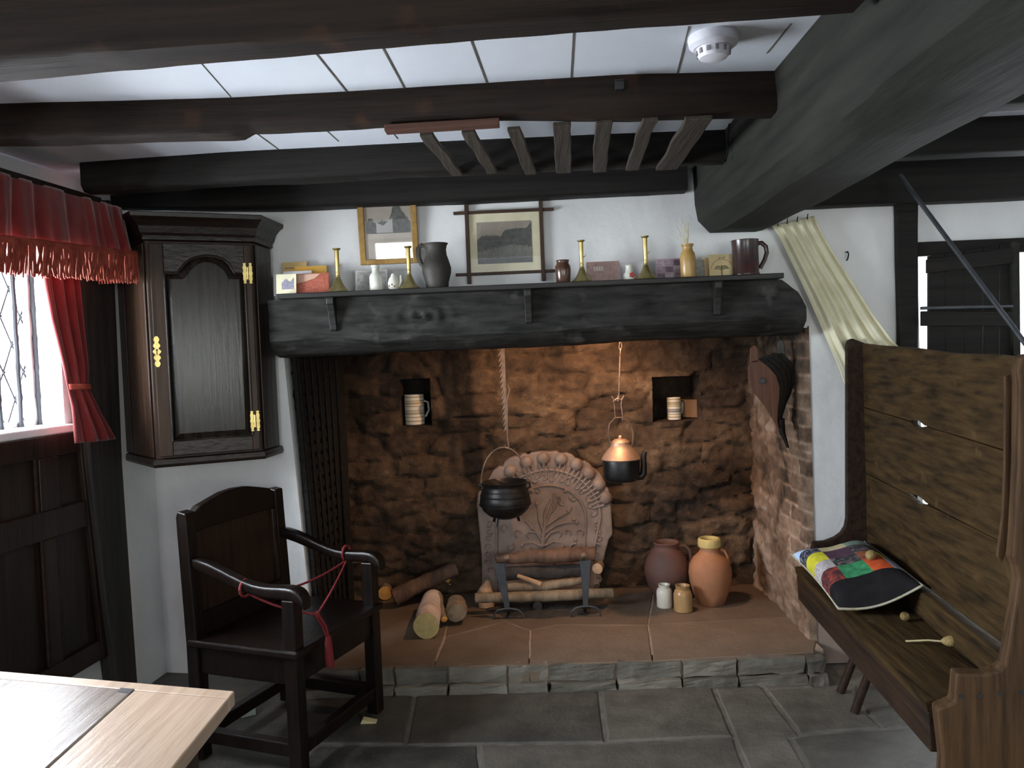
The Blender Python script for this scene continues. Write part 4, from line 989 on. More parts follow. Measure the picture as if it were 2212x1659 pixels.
for i in range(15):
    r = i/14; rows.append([V((ac.x+.31*r*math.cos(a)*(1+.30*noise.noise(V((math.cos(a)*2, math.sin(a)*2, 4)))), 3.895+.16*r*math.sin(a)*(1+.25*noise.noise(V((math.cos(a)*2, math.sin(a)*2, 9)))), HZ-.001+.013*(1-r*r)*(1+.5*noise.noise(V((r*9, a*3, 2)))))) for a in [2*PI*k/48 for k in range(49)]])
mb.grid(rows); o = solo('ash_bed', mb, K['char'], 'black bed of ash and soot under the logs on the fire dogs', 'ash', smooth=True, angle=180); o['kind'] = 'stuff'
# jugs and jars on the hearth
def prof(l, k): return [(r*k, z*k) for r, z in l]
c = onZ(1536, 1303, HZ); k = c.y/F
o = thing('jug', 'orange terracotta jug with a yellow glazed rim', 'jug', c)
mb = MB(); mb.lathe(prof([(0,0),(27,0),(30,4),(38,25),(44,48),(46,68),(44,84),(36,100),(24,111),(20,117),(20,126),(17,126),(0,100)], k), c, 44); obj('body', mb, K['terra'], o, smooth=True, angle=50)
mb = MB(); mb.lathe(prof([(20.5,123),(24,125),(25,130),(24,141),(22,143),(19,143),(18,130),(17,122)], k), c, 40, close=False); obj('rim', mb, K['yellowglaze'], o, smooth=True)
mb = MB(); mb.tube([c+V((x*k, -.02, z*k)) for x, z in ((21,120),(30,116),(36,104),(38,90),(38,76),(36,66))], [.009,.010,.010,.010,.009,.007], 10, flat=.7); obj('handle', mb, K['terra'], o, smooth=True)
c = V((at(1442, 1270, 4.02).x, 4.02, HZ)); k = c.y/F
o = thing('jug', 'dark sooty terracotta jug behind the orange one', 'jug', c)
mb = MB(); mb.lathe(prof([(0,0),(26,0),(30,4),(42,28),(48,52),(48,66),(42,86),(31,102),(26,108),(25,114),(28,119),(27,121),(22,114),(0,108)], k), c, 44); obj('body', mb, K['terradark'], o, smooth=True, angle=50)
mb = MB(); mb.tube([c+V((x*k, -.01, z*k)) for x, z in ((24,112),(38,112),(48,104),(52,92),(50,76),(45,66))], [.008,.009,.009,.009,.008,.007], 10); obj('handle', mb, K['terradark'], o, smooth=True)
c = onZ(1436, 1311, HZ); k = c.y/F
turned('jar', c, prof([(0,0),(15,0),(17,2),(17,34),(15,40),(11,43),(12,46),(13,50),(11,50),(9,44),(0,42)], k), K['jar_white'], 'small white stoneware jar on the hearth', 'jar')
c = onZ(1476, 1320, HZ); k = c.y/F
turned('jar', c, prof([(0,0),(17,0),(20,2),(20,38),(17,46),(14,49),(15,52),(16,57),(13,57),(11,50),(0,48)], k), K['jar_tan'], 'small tan stoneware jar on the hearth', 'jar')
# striped mugs in the niches
def stripemug(c, h, r, label, ring):
    o = thing('mug', label, 'mug', c, 0, 'striped mugs in the wall niches')
    mb = MB(); mb.lathe([(0,0),(r*.97,0),(r,.006),(r,h),(r*.94,h),(r*.92,h*.2),(0,h*.15)], c, 40); obj('body', mb, K['jar_white'], o, smooth=True, angle=50)
    for z, w in ((.12,.004),(.25,.003),(.38,.006),(.47,.003),(.62,.003),(.72,.006),(.80,.003),(.93,.004)):
        mb = MB(); mb.lathe([(r+.0005,h*z-w),(r+.0012,h*z-w*.6),(r+.0012,h*z+w*.6),(r+.0005,h*z+w)], c, 40, close=False); obj('stripe', mb, pm('stripe', (.20,.18,.17)) if (ring and z in (.47,.38)) else pm('stripebuff', (.36,.29,.17)), o, smooth=True)
    mb = MB(); mb.tube([c+V((r*.97,.01,h*.78)), c+V((r*1.35,.03,h*.72)), c+V((r*1.4,.035,h*.45)), c+V((r*1.1,.02,h*.26)), c+V((r*.95,.01,h*.24))], .006, 8); obj('handle', mb, K['jar_white'], o, smooth=True)
ynm = YB+.075
c = at(897, 918, ynm); c.z = nl1.z+.002; stripemug(c, 64*ynm/F, 21*ynm/F, 'tall mug with buff stripes in the left wall niche', False)
c = at(1457, 908, ynm); c.z = nr1.z+.002; stripemug(c, 47*ynm/F, 14.5*ynm/F, 'cream mug with one dark band in the right wall niche', True)
mb = MB(); a = at(1488, 866, YB+.15); mb.box((a.x, a.y, nr1.z+.053), (.085, .09, .10)); mb.jitter(.008, 15)
solo('stone_block', mb, plain('niche_stone', (.20, .115, .06), .9), 'tan block of stone beside the mug in the right niche', 'stone', bevel=.006)
# bellows on the right cheek
BO = [(1616,792),(1624,779),(1638,776),(1658,790),(1677,811),(1685,836),(1684,860),(1681,885),(1680,909),(1684,930),(1676,920),(1658,887),(1638,860),(1625,844),(1616,820)]
BR = [(1668,775),(1674,763),(1698,764),(1716,782),(1720,795),(1723,808),(1722,831),(1716,850),(1706,872),(1698,898),(1692,930),(1690,920),(1684,890),(1676,850),(1668,810)]
ybf, ybr = 3.40, 3.475
o = thing('bellows', 'large wooden bellows with black leather hanging on the right cheek', 'bellows', at(1702, 965, 3.44))
fo = [at(x, y, ybf) for x, y in BO]; ro = [at(x-7, y, ybr) for x, y in BR]
mb = MB(); mb.prism(fo, V((.003, .012, 0))); obj('front_board', mb, K['bellows'], o, bevel=.003)
mb = MB(); mb.prism([p for p in ro], V((.003, .010, 0))); obj('back_board', mb, K['leather'], o, bevel=.003)
mb = MB(); rings = []
cf = sum(fo, V((0,0,0)))/len(fo)
for i in range(17):
    t = i/16; s = .97+.04*math.cos(t*PI*8)
    rg = [lerp(a+V((.003,.012,0)), b, t) for a, b in zip(fo, ro)]; cc = sum(rg, V((0,0,0)))/len(rg)
    rings.append([cc+(p-cc)*s for p in rg])
mb.loft(rings); obj('leather_bag', mb, K['leather'], o, smooth=True)
mb = MB(); mb.tube([at(1685, 905, 3.43), at(1690, 935, 3.43), at(1697, 952, 3.43), at(1702, 967, 3.43)], [.020,.013,.008,.006], 12); obj('nozzle', mb, K['iron'], o, smooth=True)
mb = MB(); mb.prism([at(x, y, ybf) for x, y in ((1620,784),(1621,752),(1630,745),(1638,752),(1640,784))], V((0,.012,0))); obj('handle', mb, K['bellows'], o, bevel=.003)
mb = MB(); mb.prism([at(x-7, y, ybr) for x, y in ((1684,768),(1686,738),(1694,732),(1702,740),(1704,768))], V((0,.010,0))); obj('handle', mb, K['leather'], o, bevel=.003)
mb = MB(); mb.lathe([(0,.004),(.012,.004),(.014,0),(0,-.001)], at(1647, 823, ybf), 18, axis=(0,-1,0)); obj('valve_hole', mb, K['black'], o)
# ------------------------------------------------------------------ left window, curtains, post, panelling
o = bpy.data.objects.new('window_1', None); COL.objects.link(o); o.location = LW((ws0+ws1)/2, wz1); o['kind'] = 'structure'; WORLD[o.name] = Matrix.Translation(o.location)
mb = MB(); slabL(mb, ws0-.0, ws1+.01, wz1-.03, wz1, .035, -.24); obj('window_sill', mb, K['plaster'], o, bevel=.006)
mb = MB(); og = -.13
for s0, s1, z0, z1 in ((ws0, ws0+.035, wz1, wz2), (ws1-.03, ws1, wz1, wz2), (ws0, ws1, wz1, wz1+.02), (ws0, ws1, wz2-.03, wz2)): slabL(mb, s0, s1, z0, z1, og-.02, og+.02)
obj('frame', mb, K['plaster'], o)
mb = MB(); slabL(mb, ws0, ws1, wz1, wz2, og-.004, og-.001); obj('pane', mb, K['glass'], o)
ob = og+.03                                    # upright bars inside the glass
bs = [sz(x, y, ob)[0] for x, y in ((36, 760), (78, 760))]; dbs = bs[1]-bs[0]
s = bs[1]
while s > ws0+.05:
    mb = MB(); pts = []
    for i in range(40):
        z = lerp(wz1, wz2, i/39); p = LW(s, z, ob) + DL*(.0012*math.sin(i*.7+s*30))
        pts.append(p)
    mb.tube(pts, [.009+.002*(i % 6 == 0) for i in range(40)], 8); obj('bar', mb, K['winbar'], o, smooth=True); s -= dbs
mb = MB()                                      # lattice of lead with knots
dp = dbs; s = ws1
k = 0
dzr = .20
for i in range(-14, 20):
    for sgn in (1, -1):
        pts = []
        sA = ws1-.04+i*dp
        p0 = (sA, wz1); p1 = (sA+sgn*(wz2-wz1)*dp/dzr, wz2)
        seg = []
        for j in range(41):
            t = j/40; ss = lerp(p0[0], p1[0], t)
            if ws0 < ss < ws1-.02: seg.append(LW(ss, lerp(p0[1], p1[1], t), og+.004))
        if len(seg) > 2: mb.tube([seg[0], seg[-1]], .0042, 5)
for j in range(0, 6):
    for i in range(-14, 2):
        ss = ws1-.04+i*dp+(dp/2 if j % 2 else 0); z = wz1+j*dzr/2
        if ws0 < ss < ws1-.02: mb.lathe([(0,-.009),(.007,-.003),(.007,.003),(0,.009)], LW(ss, z, og+.006), 8)
obj('lead_lattice', mb, K['lead'], o)

mb = MB()
P_ = [(160,432),(243,432),(250,612),(258,800),(266,1000),(283,1250),(303,1530),(262,1530),(232,1300),(196,1000),(168,620)]
mb.prism([onLW(x, y, .07) for x, y in P_], -NL*.0685)
po = solo('timber_post', mb, K['post'], 'dark upright timber post between the window and the corner cupboard', 'post', bevel=.01)

# panelling under the window
sr, _ = sz(190, 985, .03); pz1 = wz1-.03
zb_p = sz(205, 1430, .03)[1]
o = thing('wall_panelling', 'dark oak panelling with moulded muntins below the leaded window', 'panelling', LW(sr-.6, zb_p, .03))
def sR(z): return lerp(sz(243,1400,.04)[0], sr, (z-zb_p)/(pz1-zb_p))
def pslab(nm, s0, s1, z0, z1, o0, o1, bev=.004, m='panelling'):
    mb = MB(); mb.hexa([LW(s0[0],z0,o0),LW(s1[0],z0,o0),LW(s1[0],z0,o1),LW(s0[0],z0,o1),LW(s0[1],z1,o0),LW(s1[1],z1,o0),LW(s1[1],z1,o1),LW(s0[1],z1,o1)]); return obj(nm, mb, K[m], o, bevel=bev)
SA = sr-2.1
zm = sz(150, 1120, .04)[1]
pslab('back_board', (SA, SA), (sR(zb_p)-.01, sr-.01), zb_p+.01, pz1, .002, .022)
pslab('rail', (SA, SA), (sR(pz1-.07), sR(pz1)), pz1-.075, pz1, .022, .042)
pslab('rail', (SA, SA), (sR(zm-.05), sR(zm+.05)), zm-.05, zm+.05, .022, .042)
pslab('rail', (SA, SA), (sR(zb_p), sR(zb_p+.075)), zb_p, zb_p+.075, .022, .042)
pslab('stile', (sR(zb_p)-.06, sR(pz1)-.06), (sR(zb_p), sR(pz1)), zb_p, pz1, .022, .044)
su = [sz(88, 1060, .04)[0], sz(128, 1040, .04)[0]]; sl = sz(116, 1300, .04)[0]
mu = (su[0]+su[1])/2
pslab('muntin', (su[0], su[0]), (su[1], su[1]), zm+.05, pz1-.075, .022, .042)
pslab('muntin', (sl-.03, sl-.03), (sl+.03, sl+.03), zb_p+.075, zm-.05, .022, .042)
for k in (1, 2, 3):
    pslab('muntin', (su[0]-k*.5, su[0]-k*.5), (su[1]-k*.5, su[1]-k*.5), zm+.05, pz1-.075, .022, .042)
    pslab('muntin', (sl-.03-k*.5, sl-.03-k*.5), (sl+.03-k*.5, sl+.03-k*.5), zb_p+.075, zm-.05, .022, .042)
for a in (su[0]-.008, su[1]+.008, ):
    mb = MB(); mb.tube([LW(a, zm+.05, .03), LW(a, pz1-.075, .03)], .007, 8); obj('bead', mb, K['settledark'], o, smooth=True)
for a in (sl-.036, sl-.02, sl+.02, sl+.036):
    mb = MB(); mb.tube([LW(a, zb_p+.08, .036), LW(a, zm-.05, .036)], .006, 8); obj('bead', mb, K['settledark'], o, smooth=True)

# red valance with fringe
vo = .20
vt = [(-1.45, 0)]
T0 = onLW(0, 372, vo); T1 = onLW(262, 449, vo); B0 = onLW(0, 512, vo+.04); B1 = onLW(286, 546, vo+.04); F0 = onLW(0, 592, vo+.05); F1 = onLW(288, 611, vo+.05)
def ext(a, b, t): return a+(b-a)*t
TL = -1.35
o = thing('window_valance', 'gathered red velvet valance with a red fringe over the leaded window', 'valance', onLW(120, 560, .1))
NU = 260; NV = 16; rows = []
def vp(t, v):
    a = ext(T0, T1, t); b = ext(B0, B1, t); s_ = (b-a).length
    ph = t*34+2.2*math.sin(t*7)+1.5*noise.noise(V((t*9, 3, 0)))
    amp = .003+.0065*min(1, v*1.6)
    w = math.sin(ph)+.45*math.sin(ph*2.13+1)+.3*noise.noise(V((t*20, v*2, 0)))
    return lerp(a, b, v) + NL*(w*amp)
for j in range(NV+1):
    rows.append([vp(lerp(TL, 1, i/NU), j/NV) for i in range(NU+1)] + [lerp(vp(1, j/NV), vp(1, j/NV)-NL*(vo-.02), k/6) for k in range(1, 7)])
mb = MB(); mb.grid(rows); obj('cloth', mb, K['red'], o, smooth=True, solid=.004, angle=180)
rows = []
for j in range(4):
    rows.append([lerp(ext(B0, B1, t), ext(F0, F1, t), -.04+.2*j/3)+NL*(.017+.004*math.sin(t*34)) for t in [lerp(TL, 1, i/NU) for i in range(NU+1)]] + [lerp(ext(B0,B1,1), ext(F0,F1,1), -.04+.2*j/3)+NL*.018-NL*(vo-.02)*k/6 for k in range(1, 7)])
mb = MB(); mb.grid(rows); obj('braid', mb, K['fringe'], o, smooth=True, solid=.005, angle=180)
mb = MB(); i = 0
t = TL
while t < 1.0:
    a = lerp(ext(B0,B1,t), ext(F0,F1,t), .1)+NL*(.018+.004*math.sin(t*34)); b = ext(F0,F1,t)+NL*(.014+.005*math.sin(t*34+1))
    j_ = [noise.noise_vector(V((t*60, k*2.2, 4)))*.008 for k in range(3)]
    mb.tube([a, lerp(a, b, .35)+j_[0], lerp(a, b, .7)+j_[1], b+j_[2]+V((0,0,random.uniform(-.006,.006)))], [.0036, .0042, .0038, .0026], 5)
    t += random.uniform(.0075, .0135); i += 1
for k in range(14):
    a = lerp(ext(B0,B1,1), ext(F0,F1,1), .1)+NL*(.016-(vo-.03)*k/14); mb.tube([a, a-V((0,0,.05))+NL*random.uniform(-.004,.004), a-V((0,0,.10))], [.0036,.004,.003], 5)
obj('fringe', mb, K['fringe'], o, smooth=True)
mb = MB(); a = ext(T0, T1, TL); b = ext(T0, T1, .8); mb.hexa([a-NL*.19+V((0,0,-.005)), a+NL*.002+V((0,0,-.005)), b+NL*.002+V((0,0,-.005)), b-NL*.19+V((0,0,-.005)), a-NL*.19+V((0,0,.014)), a+NL*.002+V((0,0,.014)), b+NL*.002+V((0,0,.014)), b-NL*.19+V((0,0,.014))])
obj('pelmet_board', mb, K['oakdark'], o)
# red side curtain, tied back
co = .105
LE = [(88,560),(93,610),(108,690),(128,770),(144,836),(152,880),(158,952)]; RE = [(163,560),(166,612),(174,700),(182,780),(187,836),(206,885),(236,944)]
o = thing('window_curtain', 'red velvet side curtain tied back beside the leaded window', 'curtain', onLW(195, 958, co))
def crv(l, y): return poly_at([(b, a) for a, b in l], y)
rows = []
ysr = [560+ (958-560)*i/60 for i in range(61)]
for y in ysr:
    xl_, xr_ = crv(LE, y), crv(RE, y); row = []
    pinch = math.exp(-((y-836)/28)**2)
    for i in range(49):
        u = i/48; yy = y+(8*u if y > 900 else 0)*0
        p = onLW(lerp(xl_, xr_, u), y-(10*u*sm(880, 955, y)), co)
        w = math.sin(u*PI*7)+.5*math.sin(u*PI*13+1)
        row.append(p+NL*(w*.011*(1-.55*pinch)+.028*math.sin(u*PI)*(.6+.4*sm(836,940,y))))
    rows.append(row)
mb = MB(); mb.grid(rows); obj('cloth', mb, K['red'], o, smooth=True, solid=.004, angle=180)
rows = []
for y in (830, 834, 838, 842):
    rows.append([onLW(lerp(crv(LE, y)-1, crv(RE, y)+1, i/20), y, co)+NL*(.012+.032*math.sin(PI*i/20)) for i in range(21)])
mb = MB(); mb.grid(rows); obj('tieback', mb, K['fringe'], o, smooth=True, solid=.004, angle=180)

# ------------------------------------------------------------------ corner cupboard
yFL, yFR = 3.00, 3.17
FL = onY(325, 750, yFL); FR = onY(556, 750, yFR); RE_ = onY(594, 750, YW-.004); LE_ = onLW(265, 750, .002)
zc0 = onY(330, 1004, yFL).z; zc1 = onY(322, 500, yFL).z
g = lambda p: V((p.x, p.y, 0))
FL, FR, RE_, LE_ = g(FL), g(FR), g(RE_), g(LE_)
uF = (FR-FL).normalized(); nF = V((uF.y, -uF.x, 0)); wF = (FR-FL).length
BC = V((C1.x+.10, YW+.04, 0)); BL = LE_+(DL*.2)
o = thing('corner_cupboard', 'dark oak corner cupboard with an arched door panel and brass hinges', 'cupboard', ((FL.x+FR.x)/2, (FL.y+FR.y)/2+.1, zc0))
foot = [LE_, FL, FR, RE_, V((C1.x+.03, RE_.y, 0)), V((C1.x-.012, RE_.y-.05, 0))]
def at_z(p, z): return V((p.x, p.y, z))
mb = MB(); mb.prism([at_z(p, zc0) for p in foot], V((0, 0, zc1-zc0))); obj('body', mb, K['cupside'], o, bevel=.004)
# plinth and cornice: stepped mouldings that follow the front
def offs(d):
    l = [LE_, FL, FR, RE_]; out = []
    n1 = lambda a, b: V(((b-a).y, -(b-a).x, 0)).normalized()
    ns = [n1(LE_, FL), n1(FL, FR), n1(FR, RE_)]
    out.append(LE_+ns[0]*d); 
    for p, a, b in ((FL, ns[0], ns[1]), (FR, ns[1], ns[2])): m = (a+b).normalized(); out.append(p+m*d/max(.3, m.dot(a)))
    e = RE_+ns[2]*d; e.y = RE_.y; out.append(e); return out
def mould(nm, prf, m):
    mb = MB(); rings = []
    for d, z in prf: rings.append([at_z(p, z) for p in offs(d)] + [at_z(p, z) for p in foot[4:]])
    mb.loft(rings); return obj(nm, mb, m, o, bevel=.001)
mould('cornice', [(0, zc1-.035), (.012, zc1-.03), (.012, zc1-.015), (.02, zc1-.005), (.028, zc1+.02), (.045, zc1+.04), (.06, zc1+.05), (.062, zc1+.066), (.05, zc1+.07)], K['oakdarkX'])
mould('base_moulding', [(.002, zc0-.012), (.012, zc0-.012), (.016, zc0), (.012, zc0+.018), (.002, zc0+.022)], K['oakdarkX'])
fx = lambda u, z, e=0: FL+uF*u+nF*e+V((0, 0, z))
def fuv(px, py):
    p = onP(px, py, FL, nF); return (p-FL).dot(uF), p.z
d0u = .012; d1u = wF-.010
dz0 = zc0+.03; dz1 = zc1-.045
dr = []
pts = [(354,594),(382,594),(388,584),(397,572),(410,562),(428,556),(447,554),(466,556),(482,562),(494,572),(501,584),(505,592),(527,588)]
ap = [fuv(x, y) for x, y in pts]; pz0 = fuv(440, 947)[1]
zsh = (ap[0][1]+ap[-1][1])/2
u0, u1 = ap[0][0], ap[-1][0]
ap = [(u0, zsh), (ap[1][0], zsh)] + [(u, max(z, zsh)) for u, z in ap[2:-2]] + [(ap[-2][0], zsh), (u1, zsh)]
def fpr(nm, poly, e0, e1, m, bev=.003, par=None):
    mb = MB(); mb.prism([fx(u, z, e0) for u, z in poly], nF*(e1-e0)); return obj(nm, mb, m, par or o, bevel=bev)
door = fpr('door', [(d0u, dz0), (d1u, dz0), (d1u, dz1), (d0u, dz1)], .001, .010, K['oakpanel'], .001)
fpr('door_stile', [(d0u, dz0), (u0, dz0), (u0, dz1), (d0u, dz1)], .0105, .026, K['cupside'], .003, door)
fpr('door_stile', [(u1, dz0), (d1u, dz0), (d1u, dz1), (u1, dz1)], .0105, .026, K['cupside'], .003, door)
fpr('door_rail', [(u0, dz0), (u1, dz0), (u1, pz0), (u0, pz0)], .0105, .026, K['oakdarkX'], .003, door)
fpr('door_rail', [(u0, dz1)] + ap + [(u1, dz1)], .0105, .026, K['oakdarkX'], .002, door)
cu, cz = (u0+u1)/2, (pz0+zsh)/2
ins = [(u+(.022 if u < cu else -.022)*min(1, abs(u-cu)/.06), z-.024) for u, z in ap]
mb = MB(); R0 = [fx(u, z, .0102) for u, z in ([(u0+.002, pz0+.002)] + [(u1-.002, pz0+.002)] + ap[::-1])]; R1 = [fx(u, z, .020) for u, z in ([(u0+.026, pz0+.026), (u1-.026, pz0+.026)] + ins[::-1])]
mb.loft([R0, R1]); obj('door_panel', mb, K['oakpanel'], door)
mb = MB(); lp = [fx(u, z, .024) for u, z in ap] + [fx(u1, pz0, .024), fx(u0, pz0, .024), fx(*ap[0], .024)]
mb.tube(lp, .0055, 8); obj('moulding', mb, K['oakdarkX'], door, smooth=True)
for px, py, hh in ((551, 592, .082), (556, 908, .082)):
    u, z = fuv(px, py); u = min(u, wF-.026); mb = MB(); mb2 = MB(); hm = thing
    for s in (-1, 1):
        c = u+s*.011; q = []
        for t, w in ((-1,.003),(-.92,.007),(-.8,.004),(-.6,.0075),(-.2,.006),(0,.009),(.2,.006),(.6,.0075),(.8,.004),(.92,.007),(1,.003)): q.append((t*hh/2, w))
        mb.prism([fx(c-w, z+t, .0265) for t, w in q] + [fx(c+w, z+t, .0265) for t, w in q[::-1]], nF*.003)
    mb.tube([fx(u, z-hh*.3, .030), fx(u, z+hh*.3, .030)], .004, 8)
    obj('hinge', mb, K['brass'], o, bevel=.001)
u, z = fuv(339, 760); mb = MB(); q = []
for i in range(29):
    t = -1+2*i/28; q.append((t*.058, .004+.011*abs(math.cos(t*PI*2.5))*(1-abs(t)*.55)))
mb.prism([fx(u-w, z+t, .0262) for t, w in q] + [fx(u+w, z+t, .0262) for t, w in q[::-1]], nF*.002)
e = obj('escutcheon', mb, K['brass'], door)
mb = MB(); mb.lathe([(0,.001),(.004,.001),(.004,-.001),(0,-.001)], fx(u, z+.006, .0288), 12, axis=nF); mb.prism([fx(u-.002, z-.012, .0285), fx(u+.002, z-.012, .0285), fx(u+.0012, z+.006, .0285), fx(u-.0012, z+.006, .0285)], nF*.001); obj('keyhole', mb, K['black'], e if False else door)
# canted side mouldings
nS = V(((FL-LE_).y, -(FL-LE_).x, 0)).normalized(); uS = (FL-LE_).normalized(); wS = (FL-LE_).length
for a, b in ((.0, .22), (.28, .97)):
    mb = MB(); P0 = LE_+uS*wS*a+nS*.0005; P1 = LE_+uS*wS*b+nS*.0005
    mb.hexa([at_z(P0, zc0+.025), at_z(P1, zc0+.025), at_z(P1+nS*.008, zc0+.025), at_z(P0+nS*.008, zc0+.025), at_z(P0, zc1-.04), at_z(P1, zc1-.04), at_z(P1+nS*.008, zc1-.04), at_z(P0+nS*.008, zc1-.04)])
    obj('side_panel', mb, K['cupside'], o, bevel=.003)
nS2 = V(((RE_-FR).y, -(RE_-FR).x, 0)).normalized(); uS2 = (RE_-FR).normalized(); wS2 = (RE_-FR).length
mb = MB(); P0 = FR+uS2*.012+nS2*.0005; P1 = FR+uS2*(wS2-.02)+nS2*.0005
mb.hexa([at_z(P0, zc0+.025), at_z(P1, zc0+.025), at_z(P1+nS2*.008, zc0+.025), at_z(P0+nS2*.008, zc0+.025), at_z(P0, zc1-.04), at_z(P1, zc1-.04), at_z(P1+nS2*.008, zc1-.04), at_z(P0+nS2*.008, zc1-.04)])
obj('side_panel', mb, K['oakdark'], o, bevel=.003)

# ------------------------------------------------------------------ armchair
gFR = onZ(811, 1549, 0); gBL = onZ(445, 1619, 0); gFL = onZ(624, 1706, 0)
fwd = ((gFL-gBL)).normalized(); 
cc = (gFR+gBL)/2
xax = (gFL-gFR); W = xax.length; xax.normalize(); yax = V((-xax.y, xax.x, 0)); 
if yax.dot(fwd) < 0: yax = -yax
Dp = abs((gFL-gBL).dot(yax))
rz = math.atan2(xax.y, xax.x)
mirror = xax.cross(yax).z < 0
# local frame: x across (near side is +), y forward
lx = xax; ly = V((-xax.y, xax.x, 0)); sy = 1 if ly.dot(yax) > 0 else -1
ch = thing('armchair', 'old dark oak armchair with a red cord tied across its arms', 'chair', (cc.x, cc.y, 0), rz)
def cl_(x, y, z): return V((x, y*sy, z))          # chair coordinates -> local
hw, hd = W/2-.024, Dp/2-.024
def cbox(nm, x0, x1, y0, y1, z0, z1, m='chair', bev=.004, yr0=0, yr1=0):
    mb = MB(); mb.hexa([cl_(x0,y0+yr0,z0), cl_(x1,y0+yr0,z0), cl_(x1,y1+yr0,z0), cl_(x0,y1+yr0,z0), cl_(x0,y0+yr1,z1), cl_(x1,y0+yr1,z1), cl_(x1,y1+yr1,z1), cl_(x0,y1+yr1,z1)])
    return obj(nm, mb, K[m], ch, local=True, bevel=bev)
zt = .60
ARM = .585
for s in (-1, 1):
    cbox('leg', s*hw-.024, s*hw+.024, hd-.024, hd+.024, 0, ARM)                     # front legs carry the arms
    mb = MB(); rk = -.02
    prf = [(-hd-.024, 0), (-hd+.024, 0), (-hd+.024, .40), (-hd+.024+rk, .855), (-hd-.012+rk, .862), (-hd-.024+rk*.8, .84), (-hd-.024, .40)]
    mb.prism([cl_(s*hw-.024, y, z) for y, z in prf], cl_(.048, 0, 0)); obj('leg', mb, K['chair'], ch, local=True, bevel=.004)
cbox('seat', -hw-.035, hw+.035, -hd-.012, hd+.036, .395, .420, 'chair', .006)
cbox('apron', -hw+.02, hw-.02, hd-.012, hd+.012, .30, .394); cbox('apron', -hw+.02, hw-.02, -hd-.012, -hd+.012, .30, .394)
for s in (-1, 1): cbox('apron', s*hw-.012, s*hw+.012, -hd+.02, hd-.02, .30, .394)
cbox('stretcher', -hw+.02, hw-.02, hd-.02, hd+.018, .06, .105); cbox('stretcher', -hw+.02, hw-.02, -hd-.018, -hd+.02, .06, .105)
for s in (-1, 1): cbox('stretcher', s*hw-.02, s*hw+.018, -hd+.02, hd-.02, .06, .105)
def rky(z): return -.02*max(0, (z-.40))/.455
cbox('back_rail', -hw+.02, hw-.02, -hd-.015, -hd+.022, .4205, .50, 'chair', .004, rky(.42), rky(.50))
cbox('back_panel', -hw+.02, hw-.02, -hd-.006, -hd+.006, .49, .80, 'chairpanel', 0, rky(.49), rky(.80))
for s in (-1, 1): cbox('back_moulding', s*(hw-.034)-.010, s*(hw-.034)+.010, -hd+.004, -hd+.019, .50, .785, 'chairpanel', .004, rky(.50), rky(.785))
mb = MB(); q = []
top = [(-1,.848),(-.82,.852),(-.72,.868),(-.5,.882),(-.25,.896),(0,.900),(.25,.896),(.5,.882),(.72,.868),(.82,.852),(1,.848)]
W2 = hw+.020
mb.prism([cl_(-W2, -hd-.016-.018, .785), cl_(W2, -hd-.016-.018, .785)] + [cl_(t*W2, -hd-.016-.019, z) for t, z in top[::-1]], cl_(0, .034, 0))
obj('crest_rail', mb, K['chair'], ch, local=True, bevel=.005)
for s in (-1, 1):
    mb = MB(); rings = []
    path = [(-hd-.005, .685, .022, .022), (-hd+.08, .672, .022, .022), (-hd+.18, .632, .021, .020), (-hd+.27, .604, .022, .019), (hd-.06, .604, .024, .020), (hd, .608, .028, .022), (hd+.035, .600, .029, .024), (hd+.058, .582, .026, .022), (hd+.062, .562, .020, .012)]
    for y, z, w, h in path:
        rings.append([cl_(s*hw+w*math.cos(a), y, z+h*math.sin(a)) if False else cl_(s*hw+w*max(-1,min(1,1.25*math.cos(a))), y, z+h*max(-1,min(1,1.25*math.sin(a)))) for a in [2*PI*k/16 for k in range(16)]])
    mb.loft(rings); obj('arm', mb, K['chair'], ch, local=True, smooth=True, angle=50, sub=1)
# red cord with a tassel
MW = WORLD[ch.name]
def cw(x, y, z): return MW @ cl_(x, y, z)
kn = onP(685, 1327, cw(0, hd+.05, .45), (cw(0, 1, 0)-cw(0, 0, 0)).normalized())
o = thing('rope', 'red cord tied between the arms of the chair, ending in a tassel', 'rope', kn)
nearA = cw(hw, .02, .60); farA = cw(-hw, hd-.10, .605)
def sag(a, b, s_, n=14): return [lerp(a, b, i/n)-V((0,0,s_*4*(i/n)*(1-i/n))) for i in range(n+1)]
mb = MB(); mb.tube(sag(farA+V((0,0,-.02)), kn, .01), .0042, 6); mb.tube(sag(nearA-V((0,0,.02))-(cw(1,0,0)-cw(0,0,0))*.02, kn, .012), .0042, 6); mb.tube(sag(farA+V((0,0,-.02)), nearA-V((0,0,.02))-(cw(1,0,0)-cw(0,0,0))*.02, .03), .0042, 6)
for c_, s_ in ((nearA, 1), (farA, -1)):
    ax_ = (cw(1,0,0)-cw(0,0,0)); mb.tube([c_+ax_*(.0285*math.cos(2*PI*k/16))+V((0,0,.028*math.sin(2*PI*k/16)+.008)) for k in range(17)], .0048, 6, caps=False)
obj('cord', mb, K['cord'], o, smooth=True)
mb = MB(); mb.lathe([(0,-.012),(.008,-.008),(.010,0),(.008,.008),(0,.012)], kn, 14); obj('knot', mb, K['cord'], o, smooth=True)
k2 = onP(709, 1378, cw(0, hd+.062, .4), (cw(0,1,0)-cw(0,0,0)).normalized()); k3 = onP(714, 1440, cw(0, hd+.05, .4), (cw(0,1,0)-cw(0,0,0)).normalized())
mb = MB()
for dx in (-.006, .004): mb.tube([kn+V((dx,0,0)), lerp(kn, k2, .5)+V((dx+.006,0,.0)), k2+V((dx*.5,0,0))], .0045, 6)
